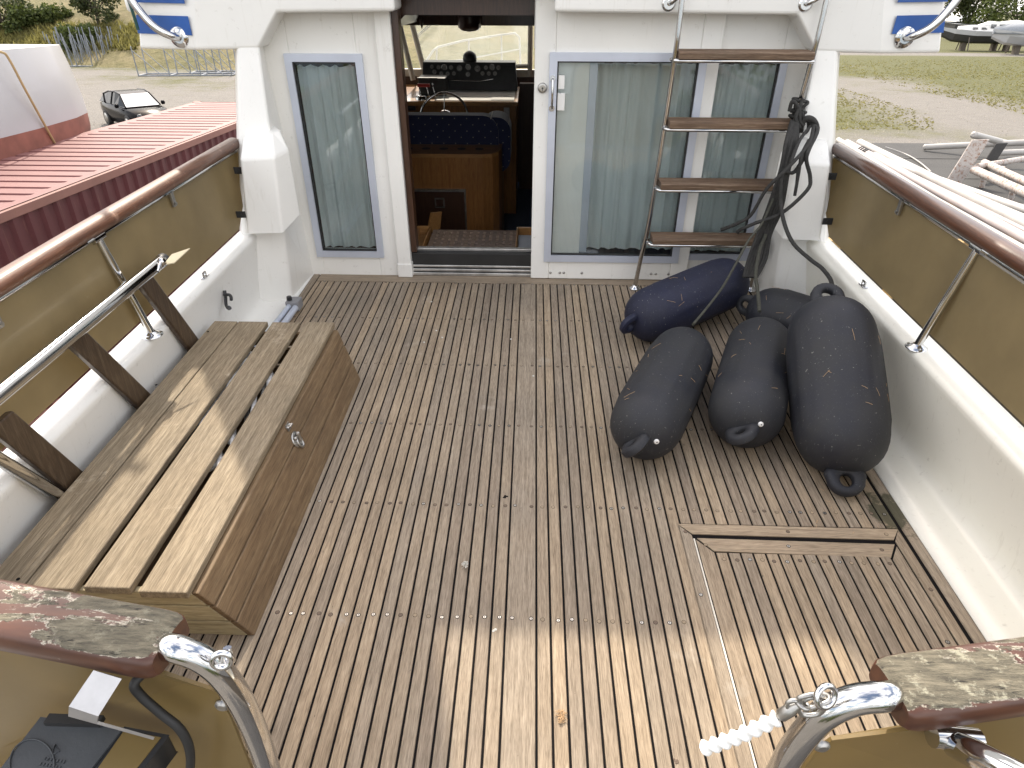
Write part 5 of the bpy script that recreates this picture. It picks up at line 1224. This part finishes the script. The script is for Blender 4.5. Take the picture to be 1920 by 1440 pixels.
# ---- black car beyond the container
def car():
    cpos = yz(262, 236, 0); hd = R(-42)
    t = thing('parked_car', 'black hatchback parked on the gravel beyond the red container', 'car', cpos, None, 'yard')
    cr, sr = math.cos(hd), math.sin(hd)
    def W(x_, y_, z_): return cpos + V((x_ * cr - y_ * sr, x_ * sr + y_ * cr, z_))   # x forward
    # body side silhouettes at stations along the length: (x, half width, sill z, belt z)
    st = [(-2.10, .62, .45, .78), (-2.02, .78, .32, .93), (-1.5, .88, .25, .98), (-.6, .90, .22, .96), (.5, .90, .22, .93), (1.25, .88, .25, .86), (1.8, .80, .30, .74), (2.08, .62, .36, .58)]
    b = MB(); rings = []
    for (x_, wv, zs, zb) in st: rings.append([W(x_, -wv * .93, zs), W(x_, -wv, (zs + zb) * .5), W(x_, -wv * .97, zb - .05), W(x_, -wv * .86, zb), W(x_, wv * .86, zb), W(x_, wv * .97, zb - .05), W(x_, wv, (zs + zb) * .5), W(x_, wv * .93, zs)])
    b.loft(rings, 0, True); b.build('body', 'carpaint', parent=t)
    # greenhouse
    gs = [(-1.95, .70, .95, .955), (-1.55, .66, .97, 1.30), (-.9, .62, .96, 1.44), (-.1, .62, .95, 1.46), (.35, .60, .94, 1.38), (1.05, .72, .90, .93)]
    b = MB()
    for i in range(len(gs) - 1):
        (xa, wa, ba, ta), (xb, wb, bb, tb) = gs[i], gs[i + 1]
        b.add([W(xa, -wa, ta), W(xa, wa, ta), W(xb, wb, tb), W(xb, -wb, tb)], [(0, 1, 2, 3)], 2 if i == 4 else 1 if i == 0 else 0, False)
        for sg in (-1, 1): b.add([W(xa, sg * .80, ba), W(xb, sg * .80, bb), W(xb, sg * wb, tb), W(xa, sg * wa, ta)], [(0, 1, 2, 3)], 1)
    b.build('cabin', ['carpaint', 'carside', 'carscreen'], parent=t)
    b = MB()
    for sg in (-1, 1):
        for (xa, xb, wa, wb, za, zb) in ((.35, 1.05, .61, .73, 1.385, .935), (-.42, -.46, .625, .80, 1.452, .96), (-1.55, -1.2, .665, .81, 1.30, .97)): b.tube([W(xa, sg * wa, za), W(xb, sg * wb, zb)], .035, 6)
        b.tube([W(-1.55, sg * .665, 1.30), W(-.9, sg * .625, 1.44), W(-.1, sg * .625, 1.46), W(.35, sg * .61, 1.385)], .03, 6)
    b.build('roof_pillars', 'carpaint', parent=t)
    for sg in (-1, 1):
        b = MB(); b.lathe(W(.75, sg * .90, .98), W(.75, sg * 1.1, .98), [(0, .05), (.03, .09), (.13, .085), (.16, .03)], 12); b.build('wing_mirror', 'carpaint', parent=t)
        for xw in (-1.3, 1.3):
            b = MB(); b.lathe(W(xw, sg * .70, .32), W(xw, sg * 2, .32), [(0, .32), (.19, .32), (.2, .30)], 22); wh = b.build('wheel', 'rubber', parent=t)
            b = MB(); b.lathe(W(xw, sg * .88, .32), W(xw, sg * 2, .32), [(0, .21), (.025, .2), (.03, .05)], 18); b.build('rim', 'dull', parent=wh)
        b = MB(); b.lathe(W(1.92, sg * .55, .62), W(2.3, sg * .6, .62), [(0, .10), (.1, .09), (.12, .03)], 12); b.build('headlight', 'carglass', parent=t)
car()

# ---- galvanised cradles
def cradle(base, ang, L, hgt, lab, grp, nb=3):
    base = V(base); t = MB(); c, s_ = math.cos(ang), math.sin(ang)
    W = lambda x_, y_, z_: base + V((x_ * c - y_ * s_, x_ * s_ + y_ * c, z_))
    r_ = .055
    for yv in (-.9, .9): t.tube([W(-L / 2, yv, r_), W(L / 2, yv, r_)], r_, 6)
    for i in range(nb + 1):
        xx = -L / 2 + L * i / nb; t.tube([W(xx, -.9, r_), W(xx, .9, r_)], r_, 6)
        for yv in (-.9, .9):
            t.tube([W(xx, yv, r_), W(xx, yv * 1.15, hgt)], r_ * .8, 6)
            if i < nb: t.tube([W(xx + .02, yv * 1.1, hgt * .85), W(xx + L / nb * .75, yv, r_)], r_ * .55, 6)
    return tag(YD(t, 'boat_cradle', 'galv', org=base), lab, 'cradle', grp)
def frac(px_, py_): p = yz(px_, py_, 0); return (p.x, p.y, 0)
cradle(frac(355, 141), R(8), 7.0, 2.1, 'empty galvanised cradle on the gravel left of the cabin pillar, nearer end', 'empty boat cradles', 3)
cradle(frac(435, 136), R(8), 6.0, 2.0, 'empty galvanised cradle half hidden behind the cabin pillar', 'empty boat cradles', 3)
spots = [(152, 122), (172, 119), (192, 117), (211, 113), (230, 110), (250, 106), (162, 112), (183, 109), (206, 106), (240, 101), (180, 122), (201, 120), (221, 114), (243, 111), (148, 114), (225, 105), (170, 106), (255, 112)]
for i, (px_, py_) in enumerate(spots):
    cradle(frac(px_, py_), R(60 + random.uniform(-30, 40)), 4.2, 2.6 + random.uniform(-.6, .6), 'steel cradle stacked among others in the row below the bushy slope', 'stacked cradles below the slope', 4)

# ---- felt-roofed store to starboard with masts on top
ZR = 2.55; pa = yz(1660, 268, ZR); sx0, sx1, sy1 = 3.3, 15, pa.y; 
sh = thing('flat_roof_shed', 'low store with black felt roof close to the starboard rail', 'shed', (8, sy1 - 4, 0), None, 'yard')
b = MB(); b.box(sx0 + .1, sx1 - .1, -3, sy1 - .1, 0, ZR - .08); b.build('wall', 'shedwall', parent=sh)
b = MB(); b.box(sx0, sx1, -3.1, sy1, ZR - .08, ZR); 
for k in range(7): yv = sy1 - 1.5 - k * 1.5; b.box(sx0, sx1, yv, yv + .12, ZR + .001, ZR + .007)
b.build('roof', 'felt', parent=sh, bevel=.01)
for k in range(8):
    b = MB(); b.box(sx0 - .25, sx0 + 2.2, 1.2 + k * 1.35, 1.32 + k * 1.35, ZR + .008, ZR + .09); b.build('batten', 'timber', parent=sh)
mats_ = ['mast', 'mastp', 'mast', 'mastp', 'mast', 'mast', 'mastp', 'mast']
mpx = [((1572, 263), (1960, 505), .045, 'thin mast lying nearest the starboard handrail'), ((1588, 268), (1960, 470), .055, 'mast with black cable ties lying second from the handrail'), ((1600, 275), (1960, 452), .03, 'thin spar lying between the tied mast and the pink one'),
       ((1612, 268), (1960, 440), .062, 'pinkish mast with a rounded end lying third from the handrail'), ((1640, 290), (1960, 425), .035, 'slim spar lying on top of the pinkish mast'), ((1650, 300), (1970, 412), .05, 'outermost mast of the bundle on the felt roof'), ((1700, 345), (1960, 492), .04, 'short grey-white boom squeezed among the masts')]
for (a_, c_, r_, lab) in mpx:
    zz = ZR + .10 + r_; p, q = yz(*a_, zz), yz(*c_, zz); q = p + (q - p) * 1.6
    b = MB(); b.tube([p, q], r_, 14); b.tube([p + V((0, 0, r_ * .9)), q + V((0, 0, r_ * .9))], r_ * .22, 6); d = (q - p).normalized(); b.lathe(p - d * .03, p + d, [(0, r_ * .4), (.02, r_ * 1.02), (.08, r_ * 1.05), (.09, r_)], 14)
    o = YD(b, 'mast', random.choice(['mast', 'mastp']), org=p); tag(o, lab, 'mast', 'masts laid on the shed roof')
    if 'cable ties' in lab:
        b = MB()
        for px_ in (1652, 1660, 1668, 1676, 1560 + 110):
            t_ = (px_ - 1588) / (1960 - 1588) / 1.6 * .72; b.torus(p + (q - p) * t_, d, r_ * 1.12, .010, 18, 6)
        b.build('cable_tie', 'black', parent=o)
b = MB(); b.tube(bez([yz(1660, 276, ZR + .1), yz(1700, 290, ZR + .03), yz(1725, 305, ZR + .02), yz(1745, 322, ZR + .02)], 6), .012, 6); b.tube(bez([yz(1880, 378, ZR + .02), yz(1920, 384, ZR + .02), yz(1960, 382, ZR + .02)], 5), .012, 6); tag(YD(b, 'loose_wire', 'mast', org=yz(1700, 290, ZR)), 'thin white wire curling over the black felt roof', 'wire')
# rusty frame
fz = ZR + .22
fr0 = thing('rusty_frame', 'rust-streaked steel frame with a flat plate lying on the black felt roof', 'frame', yz(1850, 320, ZR), None, 'yard')
b = MB()
for (a_, c_, r_) in (((1826, 318), (1990, 392), .055), ((1845, 305), (1990, 372), .05), ((1832, 312), (1930, 296), .04)): b.tube([yz(*a_, fz), yz(*c_, fz)], r_, 12)
for q in ((1850, 322), (1905, 345), (1880, 312), (1915, 330)): p = yz(*q, fz); b.tube([p, V((p.x, p.y, ZR + .01))], .035, 8)
b.build('frame_tubes', 'rust', parent=fr0)
b = MB(); c = yz(1808, 310, ZR + .25); u = (yz(1822, 288, ZR + .42) - yz(1794, 332, ZR + .10)); u.normalize(); s_ = V((.9, -.3, .1)).normalized()
b.hexa([c - u * .36 - s_ * .10 - V((0, .01, 0)), c - u * .36 + s_ * .10 - V((0, .01, 0)), c - u * .36 + s_ * .10 + V((0, .01, 0)), c - u * .36 - s_ * .10 + V((0, .01, 0)), c + u * .36 - s_ * .10 - V((0, .01, 0)), c + u * .36 + s_ * .10 - V((0, .01, 0)), c + u * .36 + s_ * .10 + V((0, .01, 0)), c + u * .36 - s_ * .10 + V((0, .01, 0))]); b.build('flat_plate', 'rust', parent=fr0)
b = MB(); c2 = yz(1858, 300, ZR + .22); b.hexa([c2 - u * .25 - s_ * .07 - V((0, .01, 0)), c2 - u * .25 + s_ * .07 - V((0, .01, 0)), c2 - u * .25 + s_ * .07 + V((0, .01, 0)), c2 - u * .25 - s_ * .07 + V((0, .01, 0)), c2 + u * .25 - s_ * .07 - V((0, .01, 0)), c2 + u * .25 + s_ * .07 - V((0, .01, 0)), c2 + u * .25 + s_ * .07 + V((0, .01, 0)), c2 + u * .25 - s_ * .07 + V((0, .01, 0))]); b.build('dark_plate', 'felt', parent=fr0)
for (a_, c_, z0_, z1_, r_, lab) in (((1733, 276), (1990, 264), ZR + .06, ZR + .35, .05, 'straight white pole crossing the far edge of the felt roof'), ((1862, 287), (1940, 284), ZR + .2, ZR + .25, .045, 'short white pole beside the rusty frame'), ((1826, 253), (1885, 268), ZR + .5, ZR + .2, .05, 'white pole end sticking up beyond the felt roof')):
    b = MB(); p, q = yz(*a_, z0_), yz(*c_, z1_); b.tube([p, q], r_, 12); d = (q - p).normalized(); b.lathe(p - d * .02, p + d, [(0, r_ * .5), (.02, r_ * 1.05), (.06, r_)], 12); tag(YD(b, 'white_pole', 'mast', org=p), lab, 'pole', 'loose white poles')

# ---- far boats and tent
def far_boat(px_, py_, dist, L, hd, lab, cabin, bottom, cover=None):
    base = yy(px_, py_, dist); base.z = 0; c, s_ = math.cos(hd), math.sin(hd)
    t = thing('laid_up_boat', lab, 'boat', base, None, 'yard'); W = lambda x_, y_, z_: base + V((x_ * c - y_ * s_, x_ * s_ + y_ * c, z_))
    b = MB(); secs = []
    for x_, wv, zt_, zk in ((-.5, .88, 2.3, 1.0), (-.2, 1.0, 2.25, .85), (.15, .95, 2.35, .85), (.36, .6, 2.55, 1.05), (.5, .05, 2.75, 1.7)):
        wv *= L * .17; secs.append([W(x_ * L, -wv, zt_), W(x_ * L, -wv * .92, (zt_ + zk) / 2 + .2), W(x_ * L, -wv * .5, zk + .2), W(x_ * L, 0, zk), W(x_ * L, wv * .5, zk + .2), W(x_ * L, wv * .92, (zt_ + zk) / 2 + .2), W(x_ * L, wv, zt_)])
    for j in range(4):
        for i in range(6): b.add([secs[j][i], secs[j][i + 1], secs[j + 1][i + 1], secs[j + 1][i]], [(3, 2, 1, 0)], 1 if i in (1, 2, 3, 4) else 0, True)
    b.add(secs[0], [tuple(range(7))], 0)
    for j in range(4): b.add([secs[j][0], secs[j][6], secs[j + 1][6], secs[j + 1][0]], [(0, 1, 2, 3)], 0)
    b.build('hull', ['hullw', bottom], parent=t)
    if cabin:
        b = MB(); w_ = L * .12
        b.loft([[W(x_ * L, -wv, z0), W(x_ * L, -wv * .8, z1), W(x_ * L, wv * .8, z1), W(x_ * L, wv, z0)] for x_, wv, z0, z1 in ((-.32, w_, 2.28, 3.3), (-.05, w_, 2.28, 3.45), (.08, w_ * .95, 2.3, 3.0), (.30, w_ * .6, 2.45, 2.85))], 0, False); b.build('cabin', 'white', parent=t)
        for k in range(5):
            for sg in (-1, 1):
                b = MB(); x_ = -.26 + k * .095; y_ = sg * w_ * (.97 if k < 4 else .85); z0, z1 = (2.65, 3.1) if k < 3 else (2.5, 2.75)
                b.add([W(x_ * L, y_ * 1.0, z0), W((x_ + .06) * L, y_, z0), W((x_ + .06) * L, y_ * .90, z1), W(x_ * L, y_ * .90, z1)], [(0, 1, 2, 3)]); b.build('window', 'carglass', parent=t)
        b = MB()
        for sg in (-1, 1): b.tube([W(-.1 * L, sg * L * .14, 2.9), W(.3 * L, sg * L * .10, 3.1), W(.49 * L, 0, 3.3)], .02, 5)
        b.build('guard_rail', 'chrome', parent=t)
    if cover:
        b = MB(); w_ = L * .17
        b.loft([[W(x_ * L, -wv, 2.2), W(x_ * L, -wv * .5, z1 * .9), W(x_ * L, 0, z1), W(x_ * L, wv * .5, z1 * .9), W(x_ * L, wv, 2.2)] for x_, wv, z1 in ((-.5, w_, 3.0), (0, w_ * 1.06, 3.6), (.35, w_ * .7, 3.3), (.5, w_ * .1, 2.9))], 0, True); b.build('cover', cover, parent=t)
    b = MB()
    for x_ in (-.3, .2):
        for sg in (-1, 1): b.tube([W(x_ * L, sg * L * .2, 0), W(x_ * L, sg * L * .13, 1.6)], .07, 6)
        b.box(*(lambda p: (p.x - .3, p.x + .3, p.y - .3, p.y + .3, 0, 1.1))(W(x_ * L, 0, 0)))
    b.build('stand', 'shedwall', parent=t)
far_boat(1840, 80, 100, 10.5, R(170), 'white motor cruiser on stands with dark bottom near the starboard wing', True, 'felt')
far_boat(1892, 80, 100, 8, R(160), 'white sailing hull with red bottom, standing right of the motor cruiser', False, 'antif', 'white')
far_boat(1945, 84, 92, 11, R(175), 'laid-up boat under a grey cover at the right edge', False, 'hullw', plain('grey_cover', (.25, .27, .30), .7))
p = yy(1796, 70, 150); b = MB(); tw, thh = 2.6, 2.8
b.box(p.x - tw, p.x + tw, p.y - tw, p.y + tw, 0, thh, 1); b.add([(p.x - tw - .2, p.y - tw - .2, thh), (p.x + tw + .2, p.y - tw - .2, thh), (p.x + tw + .2, p.y + tw + .2, thh), (p.x - tw - .2, p.y + tw + .2, thh), (p.x, p.y, thh + 2.6)], [(0, 1, 4), (1, 2, 4), (2, 3, 4), (3, 0, 4)], 0)
tag(YD(b, 'tent', ['white', 'felt'], org=(p.x, p.y, 0)), 'white peaked tent with dark walls behind the starboard wing tip', 'tent')
# harbour water and a fringe of bushes astern, seen only as reflections in the saloon glass and steel
b = MB(); b.add([(-500, -500, .05), (500, -500, .05), (500, -15, .05), (-500, -15, .05)], [(0, 1, 2, 3)])
k = N('harbour_water'); k.set(Base_Color=(.03, .06, .08), Roughness=.12); k.bump(k.noise(k.coord((1, 3, 1)), .8, 4), .25, .1)
tag(YD(b, 'water', k.m), 'harbour water astern', None, None, 'structure')
for i, (x_, y_, h, r_) in enumerate(((-6, -8.5, 2.2, 2.2), (-1.5, -8, 1.9, 2.2), (3.5, -8.3, 2.1, 2.4), (8, -8.8, 2.2, 2.4))):
    tree('bush', (x_, y_, 0), h, r_, 'leafy bush astern of the yacht, mirrored in the saloon glass', 'bush', 'leafA', 'bushes astern mirrored in the glass', 1500, .22, False)
bpy.context.view_layer.update()
